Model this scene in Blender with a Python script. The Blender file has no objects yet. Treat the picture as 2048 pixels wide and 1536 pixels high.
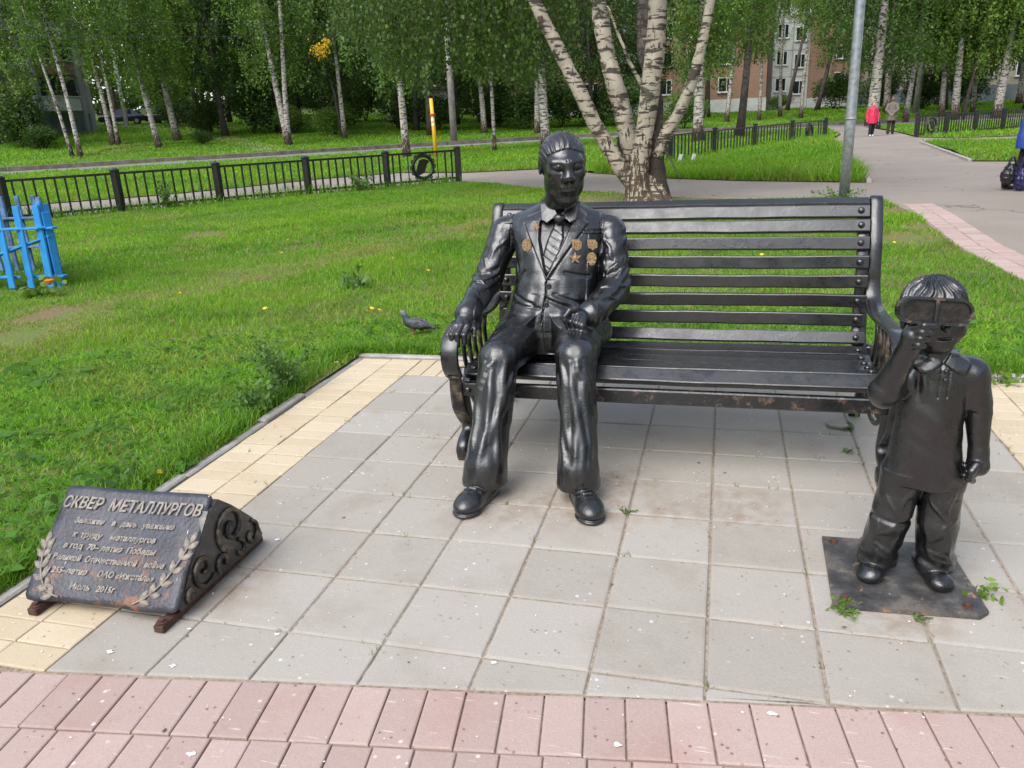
import bpy, math, random
import numpy as np
from mathutils import Vector, Matrix
sc = bpy.context.scene
COL = sc.collection
R_ = math.radians
# ------------------------------------------------------------------ camera, sky, sun, exposure
cam = bpy.data.cameras.new('camera'); cam_o = bpy.data.objects.new('camera', cam); COL.objects.link(cam_o)
cam_o.location = (1.8132, -2.661, 1.4234)
cam_o.rotation_euler = (R_(71.4087), R_(2.5471), R_(14.4462))
cam.sensor_width = 36.0; cam.lens = 27.655; cam.clip_start = 0.05; cam.clip_end = 600
sc.camera = cam_o
SUN_EL, SUN_AZ = 50.0, 203.0          # azimuth of the sun, clockwise from +y
w = bpy.data.worlds.new('World'); sc.world = w; w.use_nodes = True
nt = w.node_tree; nt.nodes.clear()
sky = nt.nodes.new('ShaderNodeTexSky'); sky.sky_type = 'NISHITA'; sky.sun_disc = False
sky.sun_elevation = R_(SUN_EL); sky.sun_rotation = R_(SUN_AZ)
sky.air_density = 1.0; sky.dust_density = 1.6; sky.ozone_density = 1.0
hs = nt.nodes.new('ShaderNodeHueSaturation'); hs.inputs['Saturation'].default_value = 0.55
bg = nt.nodes.new('ShaderNodeBackground'); bg.inputs['Strength'].default_value = 0.15
wo = nt.nodes.new('ShaderNodeOutputWorld')
nt.links.new(sky.outputs[0], hs.inputs['Color']); nt.links.new(hs.outputs[0], bg.inputs['Color']); nt.links.new(bg.outputs[0], wo.inputs['Surface'])
sun = bpy.data.lights.new('sun', 'SUN'); sun.energy = 1.5; sun.angle = R_(52); sun.color = (1.0, 0.975, 0.94)
sun_o = bpy.data.objects.new('sun', sun); COL.objects.link(sun_o)
sa, se = R_(SUN_AZ), R_(SUN_EL)
sdir = Vector((math.sin(sa) * math.cos(se), math.cos(sa) * math.cos(se), math.sin(se)))
sun_o.rotation_euler = sdir.to_track_quat('Z', 'Y').to_euler()
vs = sc.view_settings; vs.view_transform = 'Standard'; vs.look = 'None'; vs.exposure = 1.1; vs.gamma = 1.0; vs.use_curve_mapping = False
sc.cycles.max_bounces = 6; sc.cycles.transparent_max_bounces = 4; sc.cycles.diffuse_bounces = 3; sc.cycles.glossy_bounces = 3

# ------------------------------------------------------------------ helpers
def tag(o, label=None, cat=None, group=None, kind=None):
    if label: o['label'] = label
    if cat: o['category'] = cat
    if group: o['group'] = group
    if kind: o['kind'] = kind
    return o
def link(name, me, mat=None, parent=None, loc=(0, 0, 0), rot=(0, 0, 0)):
    o = bpy.data.objects.new(name, me); COL.objects.link(o)
    o.location = loc; o.rotation_euler = rot
    if mat is not None and me is not None and len(me.materials) == 0: me.materials.append(mat)
    if parent is not None: o.parent = parent
    return o
def empty(name, loc=(0, 0, 0), rz=0.0):
    o = bpy.data.objects.new(name, None); COL.objects.link(o); o.location = loc; o.rotation_euler = (0, 0, rz)
    o.empty_display_size = 0.2
    return o
def copy_tree(o, parent=None):
    c = o.copy(); COL.objects.link(c); c.parent = parent
    for ch in list(o.children): copy_tree(ch, c)
    return c
def fast_mesh(name, V, F, smooth=False, tint=None):
    """V (n,3), F (m,k) uniform polygon size"""
    V = np.asarray(V, np.float32); F = np.asarray(F, np.int32); m, k = F.shape
    me = bpy.data.meshes.new(name)
    me.vertices.add(len(V)); me.vertices.foreach_set('co', V.ravel())
    me.loops.add(m * k); me.loops.foreach_set('vertex_index', F.ravel())
    me.polygons.add(m)
    me.polygons.foreach_set('loop_start', np.arange(0, m * k, k, dtype=np.int32))
    me.polygons.foreach_set('loop_total', np.full(m, k, np.int32))
    if smooth: me.polygons.foreach_set('use_smooth', np.ones(m, bool))
    if tint is not None:
        a = me.attributes.new('tint', 'FLOAT_COLOR', 'POINT')
        t = np.ones((len(V), 4), np.float32); t[:, :3] = tint; a.data.foreach_set('color', t.ravel())
    me.update(calc_edges=True)
    return me
class MB:
    """collects boxes, bars, tubes, prisms, lathes; build() links them as one mesh object"""
    def __init__(s): s.v = []; s.f = []
    def add(s, vs, fs):
        n = len(s.v); s.v += [tuple(v) for v in vs]; s.f += [tuple(i + n for i in f) for f in fs]; return s
    def box(s, c, d, rot=None, bev=0.0):
        hx, hy, hz = d[0] / 2, d[1] / 2, d[2] / 2
        if bev <= 0:
            vs = [(x, y, z) for z in (-hz, hz) for y in (-hy, hy) for x in (-hx, hx)]
            fs = [(0, 2, 3, 1), (4, 5, 7, 6), (0, 1, 5, 4), (2, 6, 7, 3), (0, 4, 6, 2), (1, 3, 7, 5)]
        else:
            b = min(bev, hx * .9, hy * .9, hz * .9); vs = []; fs = []
            idx = {}
            def vid(p):
                if p not in idx: idx[p] = len(vs); vs.append(p)
                return idx[p]
            def P(sx, sy, sz, ax):
                q = [sx * (hx - b), sy * (hy - b), sz * (hz - b)]; q[ax] = (sx * hx, sy * hy, sz * hz)[ax]; return tuple(q)
            for ax in range(3):
                for sg in (-1, 1):
                    o = [i for i in range(3) if i != ax]; loop = []
                    for a, c2 in ((-1, -1), (1, -1), (1, 1), (-1, 1)):
                        t = [0, 0, 0]; t[ax] = sg; t[o[0]] = a; t[o[1]] = c2; loop.append(vid(P(*t, ax)))
                    flip = (sg > 0) == (ax == 1)
                    fs.append(tuple(loop[::-1] if flip else loop))
            for ax in range(3):
                o = [i for i in range(3) if i != ax]
                for a in (-1, 1):
                    for c2 in (-1, 1):
                        def Q(e, face):
                            t = [0, 0, 0]; t[ax] = e; t[o[0]] = a; t[o[1]] = c2; return vid(P(*t, face))
                        fs.append((Q(-1, o[0]), Q(1, o[0]), Q(1, o[1]), Q(-1, o[1])))
            for a in (-1, 1):
                for b2 in (-1, 1):
                    for c2 in (-1, 1): fs.append(tuple(vid(P(a, b2, c2, ax)) for ax in range(3)))
        M = rot if rot is not None else Matrix.Identity(3)
        if isinstance(rot, (tuple, list)):
            from mathutils import Euler
            M = Euler(rot).to_matrix()
        return s.add([tuple(M @ Vector(v) + Vector(c)) for v in vs], fs)
    def bar(s, a, b, wx, wy, up=(0, 0, 1), bev=0.0):
        a, b = Vector(a), Vector(b); z = (b - a); L = z.length; z.normalize()
        u = Vector(up)
        if abs(u.dot(z)) > .98: u = Vector((0, 1, 0))
        x = u.cross(z).normalized(); y = z.cross(x)
        M = Matrix((x, y, z)).transposed()
        return s.box((a + b) / 2, (wx, wy, L), M, bev)
    def tube(s, pts, r, n=8, cap=True, flat=None):
        pts = [Vector(p) for p in pts]; k = len(pts)
        rs = r if isinstance(r, (list, tuple, np.ndarray)) else [r] * k
        vs = []; fs = []; prev = None
        for i in range(k):
            t = (pts[min(i + 1, k - 1)] - pts[max(i - 1, 0)])
            t = t.normalized() if t.length > 1e-9 else Vector((0, 0, 1))
            if prev is None:
                x = t.orthogonal().normalized()
            else:
                x = prev - t * prev.dot(t)
                x = x.normalized() if x.length > 1e-6 else t.orthogonal().normalized()
            prev = x; y = t.cross(x)
            for j in range(n):
                a = 2 * math.pi * j / n
                vs.append(tuple(pts[i] + (x * math.cos(a) + y * math.sin(a)) * rs[i]))
        for i in range(k - 1):
            for j in range(n):
                fs.append((i * n + j, i * n + (j + 1) % n, (i + 1) * n + (j + 1) % n, (i + 1) * n + j))
        if cap:
            fs.append(tuple(range(n - 1, -1, -1))); fs.append(tuple((k - 1) * n + j for j in range(n)))
        return s.add(vs, fs)
    def band(s, pts, wx, th, xc):
        """flat strip: profile pts (y,z) swept with width wx along x and thickness th in-plane"""
        k = len(pts); vs = []; fs = []
        for i in range(k):
            a = pts[max(i - 1, 0)]; b = pts[min(i + 1, k - 1)]
            ty, tz = b[0] - a[0], b[1] - a[1]; L = math.hypot(ty, tz) or 1; ny, nz = -tz / L, ty / L
            t2 = th[i] / 2 if isinstance(th, (list, tuple)) else th / 2
            w2 = (wx[i] if isinstance(wx, (list, tuple)) else wx) / 2
            e = .35
            for sx, sn in ((-1, -1 + e), (-1 + .12, -1), (1 - .12, -1), (1, -1 + e), (1, 1 - e), (1 - .12, 1), (-1 + .12, 1), (-1, 1 - e)):
                vs.append((xc + sx * w2, pts[i][0] + ny * sn * t2, pts[i][1] + nz * sn * t2))
        n = 8
        for i in range(k - 1):
            for j in range(n): fs.append((i * n + j, i * n + (j + 1) % n, (i + 1) * n + (j + 1) % n, (i + 1) * n + j))
        fs.append(tuple(range(n - 1, -1, -1))); fs.append(tuple((k - 1) * n + j for j in range(n)))
        return s.add(vs, fs)
    def prism(s, poly, axis, a, b):
        n = len(poly); vs = []
        for t in (a, b):
            for p in poly:
                vs.append((t, p[0], p[1]) if axis == 'x' else (p[0], t, p[1]) if axis == 'y' else (p[0], p[1], t))
        fs = [tuple(range(n - 1, -1, -1)), tuple(range(n, 2 * n))] + [(i, (i + 1) % n, n + (i + 1) % n, n + i) for i in range(n)]
        return s.add(vs, fs)
    def lathe(s, prof, c=(0, 0, 0), n=16, M=None):
        vs = []; fs = []; k = len(prof)
        for r, z in prof:
            for j in range(n):
                a = 2 * math.pi * j / n; v = Vector((r * math.cos(a), r * math.sin(a), z))
                if M is not None: v = M @ v
                vs.append(tuple(v + Vector(c)))
        for i in range(k - 1):
            for j in range(n): fs.append((i * n + j, i * n + (j + 1) % n, (i + 1) * n + (j + 1) % n, (i + 1) * n + j))
        fs.append(tuple(range(n - 1, -1, -1))); fs.append(tuple((k - 1) * n + j for j in range(n)))
        return s.add(vs, fs)
    def mesh(s, name, smooth=False, recalc=True):
        me = bpy.data.meshes.new(name); me.from_pydata(s.v, [], s.f)
        if recalc:
            import bmesh
            bm = bmesh.new(); bm.from_mesh(me); bmesh.ops.recalc_face_normals(bm, faces=bm.faces); bm.to_mesh(me); bm.free()
        if smooth: me.polygons.foreach_set('use_smooth', [True] * len(me.polygons))
        me.update(); return me
    def build(s, name, mat, parent=None, smooth=False, loc=(0, 0, 0), rot=(0, 0, 0)):
        return link(name, s.mesh(name, smooth), mat, parent, loc, rot)
def spline(pts, n=8):
    """Catmull-Rom through pts"""
    P = [np.array(p, float) for p in pts]; P = [2 * P[0] - P[1]] + P + [2 * P[-1] - P[-2]]; out = []
    for i in range(1, len(P) - 2):
        for t in np.linspace(0, 1, n, endpoint=False):
            a, b, c, d = P[i - 1], P[i], P[i + 1], P[i + 2]
            out.append(.5 * (2 * b + (c - a) * t + (2 * a - 5 * b + 4 * c - d) * t * t + (3 * b - a - 3 * c + d) * t ** 3))
    out.append(P[-2]); return [tuple(o) for o in out]

# ------------------------------------------------------------------ materials
class NT:
    def __init__(s, name):
        s.m = bpy.data.materials.new(name); s.m.use_nodes = True; s.t = s.m.node_tree; s.t.nodes.clear()
        s.out = s.n('ShaderNodeOutputMaterial'); s.b = s.n('ShaderNodeBsdfPrincipled'); s.l(s.b.outputs[0], s.out.inputs['Surface'])
    def n(s, ty, **kw):
        nd = s.t.nodes.new(ty)
        for k, v in kw.items():
            if k in nd.inputs: nd.inputs[k].default_value = v
            else: setattr(nd, k, v)
        return nd
    def l(s, a, b): s.t.links.new(a, b)
    def set(s, **kw):
        for k, v in kw.items():
            k = k.replace('_', ' ')
            if hasattr(v, 'is_output'): s.l(v, s.b.inputs[k])
            else: s.b.inputs[k].default_value = (*v, 1) if isinstance(v, tuple) and len(v) == 3 else v
        return s
    def coord(s, kind='Object', scale=(1, 1, 1)):
        c = s.n('ShaderNodeTexCoord'); m = s.n('ShaderNodeMapping'); m.inputs['Scale'].default_value = scale
        s.l(c.outputs[kind], m.inputs['Vector']); return m.outputs[0]
    def pos(s): return s.n('ShaderNodeNewGeometry').outputs['Position']
    def noise(s, scale, vec=None, detail=3, rough=.55, dist=0.0):
        nd = s.n('ShaderNodeTexNoise', Scale=scale, Detail=detail, Roughness=rough, Distortion=dist)
        if vec is not None: s.l(vec, nd.inputs['Vector'])
        return nd.outputs['Fac']
    def ramp(s, fac, stops, interp='LINEAR'):
        r = s.n('ShaderNodeValToRGB'); r.color_ramp.interpolation = interp
        e = r.color_ramp.elements
        while len(e) < len(stops): e.new(.5)
        for i, (p, c) in enumerate(stops): e[i].position = p; e[i].color = (*c, 1) if len(c) == 3 else c
        s.l(fac, r.inputs['Fac']); return r.outputs['Color']
    def ss(s, fac, a, b):
        m = s.n('ShaderNodeMapRange'); m.interpolation_type = 'SMOOTHSTEP'
        m.inputs['From Min'].default_value = a; m.inputs['From Max'].default_value = b; s.l(fac, m.inputs['Value']); return m.outputs[0]
    def mix(s, fac, a, b, blend='MIX'):
        m = s.n('ShaderNodeMix'); m.data_type = 'RGBA'; m.blend_type = blend
        for v, i in ((fac, m.inputs[0]), (a, m.inputs[6]), (b, m.inputs[7])):
            if hasattr(v, 'is_output'): s.l(v, i)
            elif isinstance(v, tuple): i.default_value = (*v, 1)
            else: i.default_value = v
        return m.outputs[2]
    def math(s, op, a, b=0.0, clamp=False):
        m = s.n('ShaderNodeMath'); m.operation = op; m.use_clamp = clamp
        for v, i in ((a, m.inputs[0]), (b, m.inputs[1])):
            if hasattr(v, 'is_output'): s.l(v, i)
            else: i.default_value = v
        return m.outputs[0]
    def bump(s, h, strength=.3, dist=.01):
        b = s.n('ShaderNodeBump', Strength=strength, Distance=dist); s.l(h, b.inputs['Height']); s.l(b.outputs[0], s.b.inputs['Normal']); return s
    def rnd(s): return s.n('ShaderNodeObjectInfo').outputs['Random']
def simple(name, col, rough=.5, metal=0.0, var=.12, sc_=8.0, bump=0.0, bsc=40.0):
    m = NT(name); v = m.coord()
    f = m.noise(sc_, v); c2 = tuple(x * (1 - var * 2) for x in col); c1 = tuple(min(1, x * (1 + var)) for x in col)
    m.set(Base_Color=m.ramp(f, [(.3, c2), (.7, c1)]), Roughness=rough, Metallic=metal)
    if bump: m.bump(m.noise(bsc, v), bump, .01)
    return m.m
MAT = {}
def statue_paint(name, wear=.0, rough=.24, bump=.30):
    m = NT(name); v = m.pos()
    big = m.noise(7, v, 4); fine = m.noise(150, v, 3, .6); mid = m.noise(62, v, 4, .65)
    col = m.ramp(big, [(.3, (.0030, .0032, .0040)), (.7, (.0060, .0064, .0078))])
    col = m.mix(m.math('MULTIPLY', m.ss(m.noise(11, v, 6, .7), .50, .72), .30), col, (.014, .0145, .016))
    chips = m.ss(m.noise(26, v, 6, .7), .66, .70)
    col = m.mix(chips, col, (.05, .045, .042))
    if wear: col = m.mix(m.math('MULTIPLY', m.ss(m.noise(30, v, 5, .65), .56, .66), wear), col, (.14, .085, .06))
    m.set(Base_Color=col, Roughness=m.ramp(m.noise(13, v, 6, .7), [(.34, (rough - .07,) * 3), (.66, (rough + .24,) * 3)]), Specular_IOR_Level=.78, Coat_Weight=.35, Coat_Roughness=.14)
    pit = m.ss(m.noise(9, v, 4, .6), .42, .62)
    h = m.math('ADD', m.math('MULTIPLY', fine, .35), m.math('MULTIPLY', mid, m.math('ADD', .35, m.math('MULTIPLY', pit, .9))))
    m.bump(h, bump, .006)
    return m.m
MAT['black'] = statue_paint('black_gloss_paint', 0, .25)
MAT['bench'] = statue_paint('bench_black_paint', 0, .26, .13)
MAT['black_worn'] = statue_paint('black_worn_paint', .7, .3)
def brass():
    m = NT('worn_gold_paint'); v = m.pos(); f = m.noise(160, v, 4)
    m.set(Base_Color=m.ramp(f, [(.35, (.10, .065, .035)), (.5, (.36, .24, .13)), (.7, (.50, .37, .22))]), Roughness=.42, Metallic=.35); m.bump(f, .5, .004); return m.m
MAT['brass'] = brass()
def gold_black():
    m = NT('bronze_worn_casting'); v = m.pos(); f = m.noise(22, v, 5, .65)
    m.set(Base_Color=m.ramp(f, [(.42, (.010, .010, .010)), (.54, (.07, .054, .034)), (.68, (.20, .155, .10))]), Roughness=.42); m.bump(m.noise(120, v), .3, .004); return m.m
MAT['bronze'] = gold_black()
def lettering():
    m = NT('worn_relief_metal'); v = m.pos(); f = m.noise(60, v, 4, .6)
    m.set(Base_Color=m.ramp(f, [(.3, (.10, .085, .07)), (.6, (.27, .235, .19))]), Roughness=.45); m.bump(m.noise(260, v), .3, .003); return m.m
MAT['relief'] = lettering()
def plaque():
    m = NT('blue_black_cast_plate'); v = m.pos(); f = m.noise(14, v, 5, .6)
    col = m.ramp(f, [(.3, (.018, .019, .026)), (.7, (.05, .054, .072))])
    sep = m.n('ShaderNodeSeparateXYZ'); m.l(v, sep.inputs[0])
    low = m.math('SUBTRACT', 1.0, m.ss(sep.outputs['Z'], .05, .24))
    rust = m.math('MULTIPLY', m.ss(m.noise(11, v, 6, .7), .53, .60), low)
    col = m.mix(rust, col, (.17, .075, .042))
    st = m.coord('Object', (26, 7, 7)); drop = m.ss(m.noise(1.6, st, 4, .6), .70, .735)
    col = m.mix(drop, col, (.55, .55, .55))
    m.set(Base_Color=col, Roughness=.4); m.bump(m.noise(70, v, 5), .4, .008); return m.m
MAT['plaque'] = plaque()
def rust():
    m = NT('rusty_iron'); v = m.pos(); f = m.noise(50, v, 5)
    m.set(Base_Color=m.ramp(f, [(.3, (.03, .015, .011)), (.7, (.11, .048, .030))]), Roughness=.8); m.bump(f, .5, .006); return m.m
MAT['rust'] = rust()
def baseplate():
    m = NT('worn_black_plate'); v = m.pos(); f = m.noise(9, v, 6, .65)
    col = m.ramp(f, [(.35, (.026, .025, .026)), (.5, (.060, .057, .056)), (.62, (.14, .12, .10))])
    sp = m.ss(m.noise(17, v, 6, .7), .60, .63); col = m.mix(sp, col, (.26, .15, .10))
    sp2 = m.ss(m.noise(38, v, 4, .7), .70, .72); col = m.mix(sp2, col, (.5, .5, .5))
    m.set(Base_Color=col, Roughness=.5); m.bump(m.noise(60, v, 5), .5, .006); return m.m
MAT['plate'] = baseplate()
STAINS_AND_SHADE = [(1.02, .0, .22), (1.36, .02, .22), (1.2, .02, .16), (.25, -.72, .16), (2.38, -.5, .14), (1.65, .05, .10), (1.45, .25, .2), (1.9, .12, .2)]
def paving(name, c0, c1, spot_d, spot_l, scratch=.0, dirt=(.22, .165, .115)):
    m = NT(name); v = m.pos(); rn = m.rnd()
    base = m.mix(rn, c0, c1)
    base = m.mix(m.math('MULTIPLY', m.ss(m.noise(3.2, v, 5, .6), .48, .75), .30), base, dirt)
    gr = m.noise(190, v, 2, .7)
    base = m.mix(.22, base, m.ramp(gr, [(.3, (.25, .25, .25)), (.7, (1, 1, 1))]), 'MULTIPLY')
    # rusty runs around the feet and plate, deepened to paint in contact shadow
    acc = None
    for x, y, r in STAINS_AND_SHADE:
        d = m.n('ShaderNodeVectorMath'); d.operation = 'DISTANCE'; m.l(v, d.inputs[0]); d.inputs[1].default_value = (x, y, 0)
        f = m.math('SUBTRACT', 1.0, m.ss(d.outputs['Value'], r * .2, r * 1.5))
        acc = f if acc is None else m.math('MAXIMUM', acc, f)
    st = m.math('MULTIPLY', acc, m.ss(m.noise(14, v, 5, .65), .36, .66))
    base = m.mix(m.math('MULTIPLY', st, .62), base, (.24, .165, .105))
    vo = m.n('ShaderNodeTexVoronoi', Scale=34.0, Randomness=1.0); m.l(v, vo.inputs['Vector'])
    d1 = m.math('MULTIPLY', m.math('SUBTRACT', 1.0, m.ss(vo.outputs['Distance'], .10, .20)), m.ss(m.noise(11, v, 2), .50, .60))
    base = m.mix(m.math('MULTIPLY', d1, .8), base, spot_d)
    vo2 = m.n('ShaderNodeTexVoronoi', Scale=23.0, Randomness=1.0); off = m.n('ShaderNodeVectorMath'); off.operation = 'ADD'; m.l(v, off.inputs[0]); off.inputs[1].default_value = (3.1, 7.7, 0)
    m.l(off.outputs[0], vo2.inputs['Vector'])
    d2 = m.math('MULTIPLY', m.math('SUBTRACT', 1.0, m.ss(vo2.outputs['Distance'], .08, .17)), m.ss(m.noise(6, off.outputs[0], 2), .54, .62))
    base = m.mix(m.math('MULTIPLY', d2, .5), base, spot_l)
    if scratch:
        for ang, sx in ((.6, 0.), (1.0, 5.)):
            mp = m.n('ShaderNodeMapping'); m.l(v, mp.inputs['Vector']); mp.inputs['Rotation'].default_value = (0, 0, ang); mp.inputs['Scale'].default_value = (9, 150, 1); mp.inputs['Location'].default_value = (sx, sx, 0)
            s1 = m.ss(m.noise(1.0, mp.outputs[0], 2, .5), .70, .76)
            base = m.mix(m.math('MULTIPLY', s1, scratch), base, (.80, .74, .68))
    m.set(Base_Color=base, Roughness=.82, Specular_IOR_Level=.3)
    m.bump(m.math('ADD', m.math('MULTIPLY', gr, .5), m.noise(40, v, 5)), .35, .004)
    return m.m
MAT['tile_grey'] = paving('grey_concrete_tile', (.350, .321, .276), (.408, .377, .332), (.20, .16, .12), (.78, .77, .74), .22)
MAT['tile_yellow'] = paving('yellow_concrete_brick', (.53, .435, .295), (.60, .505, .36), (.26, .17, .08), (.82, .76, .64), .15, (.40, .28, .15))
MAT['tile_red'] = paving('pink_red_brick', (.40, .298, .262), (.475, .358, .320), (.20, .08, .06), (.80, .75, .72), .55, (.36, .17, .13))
def sand():
    m = NT('joint_sand'); v = m.pos(); f = m.noise(60, v, 5)
    m.set(Base_Color=m.ramp(f, [(.3, (.16, .12, .085)), (.7, (.38, .31, .235))]), Roughness=.95); m.bump(f, .6, .004); return m.m
MAT['sand'] = sand()
MAT['kerb'] = simple('kerb_concrete', (.36, .34, .31), .85, 0, .2, 5, .4, 60)
def asphalt(name, a, b):
    m = NT(name); v = m.pos()
    base = m.ramp(m.noise(.35, v, 6, .62), [(.3, a), (.7, b)])
    base = m.mix(.35, base, m.ramp(m.noise(60, v, 3, .7), [(.3, (.35, .35, .35)), (.75, (1, 1, 1))]), 'MULTIPLY')
    cr = m.n('ShaderNodeTexVoronoi', Scale=.55); cr.feature = 'DISTANCE_TO_EDGE'
    wv = m.n('ShaderNodeVectorMath'); wv.operation = 'ADD'; nz = m.n('ShaderNodeTexNoise', Scale=1.2, Detail=5.0); m.l(v, nz.inputs['Vector']); m.l(v, wv.inputs[0]); m.l(nz.outputs['Color'], wv.inputs[1]); m.l(wv.outputs[0], cr.inputs['Vector'])
    line = m.math('MULTIPLY', m.math('SUBTRACT', 1.0, m.ss(cr.outputs['Distance'], .004, .012)), m.ss(m.noise(.5, v, 2), .48, .58))
    base = m.mix(m.math('MULTIPLY', line, .6), base, (.07, .06, .05))
    wh = m.ss(m.noise(9, v, 3, .7), .735, .75); base = m.mix(m.math('MULTIPLY', wh, .7), base, (.62, .60, .56))
    m.set(Base_Color=base, Roughness=.9, Specular_IOR_Level=.25); m.bump(m.noise(90, v, 4), .4, .005); return m.m
MAT['asphalt'] = asphalt('pale_asphalt', (.25, .21, .175), (.335, .29, .25))
MAT['road'] = asphalt('road_asphalt', (.19, .185, .18), (.26, .255, .25))
def soil():
    m = NT('lawn_soil'); v = m.pos(); f = m.noise(2.2, v, 6, .65); g = m.noise(38, v, 4, .7)
    c = m.mix(m.ss(f, .42, .62), (.13, .18, .03), (.20, .145, .07))
    m.set(Base_Color=m.mix(.5, c, m.ramp(g, [(.3, (.3, .3, .3)), (.7, (1.2, 1.2, 1.1))]), 'MULTIPLY'), Roughness=.95); m.bump(g, .7, .02); return m.m
MAT['soil'] = soil()
def farlawn():
    m = NT('far_lawn_ground'); v = m.pos(); f = m.noise(.22, v, 6, .6); g = m.noise(6, v, 5, .7)
    c = m.ramp(f, [(.35, (.085, .14, .02)), (.55, (.13, .215, .028)), (.72, (.15, .13, .055))])
    m.set(Base_Color=m.mix(.6, c, m.ramp(g, [(.3, (.45, .45, .45)), (.7, (1.25, 1.25, 1.2))]), 'MULTIPLY'), Roughness=.95); m.bump(m.noise(14, v, 5), 1.0, .08); return m.m
MAT['farlawn'] = farlawn()
def foliage(name, tint_attr=False, cols=((.035, .075, .012), (.09, .16, .026)), trans=.35, yellow=0.0, nscale=1.1):
    m = NT(name); v = m.pos()
    if tint_attr:
        a = m.n('ShaderNodeAttribute'); a.attribute_name = 'tint'; col = a.outputs['Color']
    else:
        col = m.mix(m.noise(nscale, v, 4, .7), cols[0], cols[1])
        g = m.n('ShaderNodeNewGeometry'); col = m.mix(m.math('MULTIPLY', g.outputs['Random Per Island'], .55), col, tuple(c * 1.55 for c in cols[1]))
        col = m.mix(m.math('MULTIPLY', m.rnd(), .25), col, tuple(c * .6 for c in cols[0]))
        if yellow:
            col = m.mix(m.ss(g.outputs['Random Per Island'], 1 - yellow, 1 - yellow + .01), col, (.42, .27, .03))
    m.set(Base_Color=col, Roughness=.5, Specular_IOR_Level=.32)
    tr = m.n('ShaderNodeBsdfTranslucent'); m.l(m.mix(1.0, col, (1.15, 1.25, .55), 'MULTIPLY'), tr.inputs['Color'])
    mx = m.n('ShaderNodeMixShader'); mx.inputs[0].default_value = trans
    m.l(m.b.outputs[0], mx.inputs[1]); m.l(tr.outputs[0], mx.inputs[2]); m.l(mx.outputs[0], m.out.inputs['Surface'])
    return m.m
MAT['grass'] = foliage('grass_blades', True, trans=.5)
MAT['leaf'] = foliage('birch_leaves', cols=((.045, .095, .015), (.115, .20, .03)), yellow=.008)
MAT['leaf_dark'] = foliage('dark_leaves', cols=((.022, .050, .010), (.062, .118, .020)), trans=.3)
MAT['leaf_pale'] = foliage('pale_green_leaves', cols=((.075, .14, .022), (.17, .27, .042)), yellow=.015)
MAT['leaf_near'] = foliage('near_birch_leaves', cols=((.040, .085, .014), (.075, .140, .022)), trans=.3, yellow=.006, nscale=2.5)
MAT['leaf_yellow'] = foliage('yellow_leaves', cols=((.50, .30, .02), (.62, .42, .04)), trans=.4)
MAT['weed'] = foliage('weed_leaves', cols=((.045, .10, .022), (.10, .19, .045)), trans=.3, nscale=8)
MAT['stem'] = simple('green_stem', (.10, .15, .04), .7)
def birch_bark(name, dark=0.0, lo=.6, hi=2.6, cream=False):
    m = NT(name); ob = m.n('ShaderNodeTexCoord'); sep = m.n('ShaderNodeSeparateXYZ'); m.l(ob.outputs['Object'], sep.inputs[0])
    mp = m.n('ShaderNodeMapping'); mp.inputs['Scale'].default_value = (3.2, 3.2, 17); m.l(ob.outputs['Object'], mp.inputs['Vector'])
    white = m.ramp(m.noise(3, ob.outputs['Object'], 4), [(.3, (.26, .235, .20)), (.7, (.43, .40, .355))])
    dash = m.ss(m.noise(1.0, mp.outputs[0], 4, .6), .53, .58)
    col = m.mix(m.math('MULTIPLY', dash, .92), white, (.035, .03, .027))
    mp2 = m.n('ShaderNodeMapping'); mp2.inputs['Scale'].default_value = (2.2, 2.2, 3.0); m.l(ob.outputs['Object'], mp2.inputs['Vector'])
    patch = m.ss(m.noise(1.0, mp2.outputs[0], 4, .6), .565, .63); col = m.mix(m.math('MULTIPLY', patch, .9), col, (.045, .038, .032))
    mp3 = m.n('ShaderNodeMapping'); mp3.inputs['Scale'].default_value = (14, 14, 3.5); m.l(ob.outputs['Object'], mp3.inputs['Vector'])
    fiss = m.noise(1.0, mp3.outputs[0], 5, .7)
    low = m.math('SUBTRACT', 1.0, m.ss(m.math('ADD', sep.outputs['Z'], m.math('MULTIPLY', m.noise(2.0, ob.outputs['Object'], 3), 1.5)), lo, hi))
    thr = m.math('GREATER_THAN', m.math('ADD', fiss, m.math('MULTIPLY', low, .25)), .62)
    col = m.mix(thr, col, m.ramp(fiss, [(.4, (.12, .085, .06)), (.7, (.04, .03, .024))]))
    if cream: col = m.mix(1.0, col, (1.0, .95, .86), 'MULTIPLY')
    if dark: col = m.mix(dark, col, (.035, .03, .025))
    m.set(Base_Color=col, Roughness=.8, Specular_IOR_Level=.25); m.bump(m.math('ADD', fiss, m.math('MULTIPLY', dash, -.6)), .6, .03); return m.m
MAT['bark'] = birch_bark('birch_bark')
MAT['bark_near'] = birch_bark('old_birch_bark', 0, .2, 2.1, True)
MAT['bark_dark'] = birch_bark('dark_tree_bark', .8, 1, 5)
MAT['branch'] = simple('brown_twigs', (.05, .036, .026), .85)
MAT['fence_black'] = simple('fence_black_paint', (.012, .014, .014), .42, 0, .3, 6, .15, 60)
def chipped(name, col, under, thr):
    m = NT(name); v = m.pos(); f = m.noise(6, v, 4); c = m.ramp(f, [(.3, tuple(x * .75 for x in col)), (.7, tuple(min(1, x * 1.1) for x in col))])
    c = m.mix(m.ss(m.noise(34, v, 6, .7), thr, thr + .03), c, under); c = m.mix(m.math('MULTIPLY', m.ss(m.noise(9, v, 5, .65), .5, .75), .35), c, (.10, .12, .13))
    m.set(Base_Color=c, Roughness=.55); m.bump(m.noise(40, v, 4), .3, .006); return m.m
MAT['blue'] = chipped('blue_fence_paint', (.016, .25, .62), (.20, .17, .13), .66)
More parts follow.
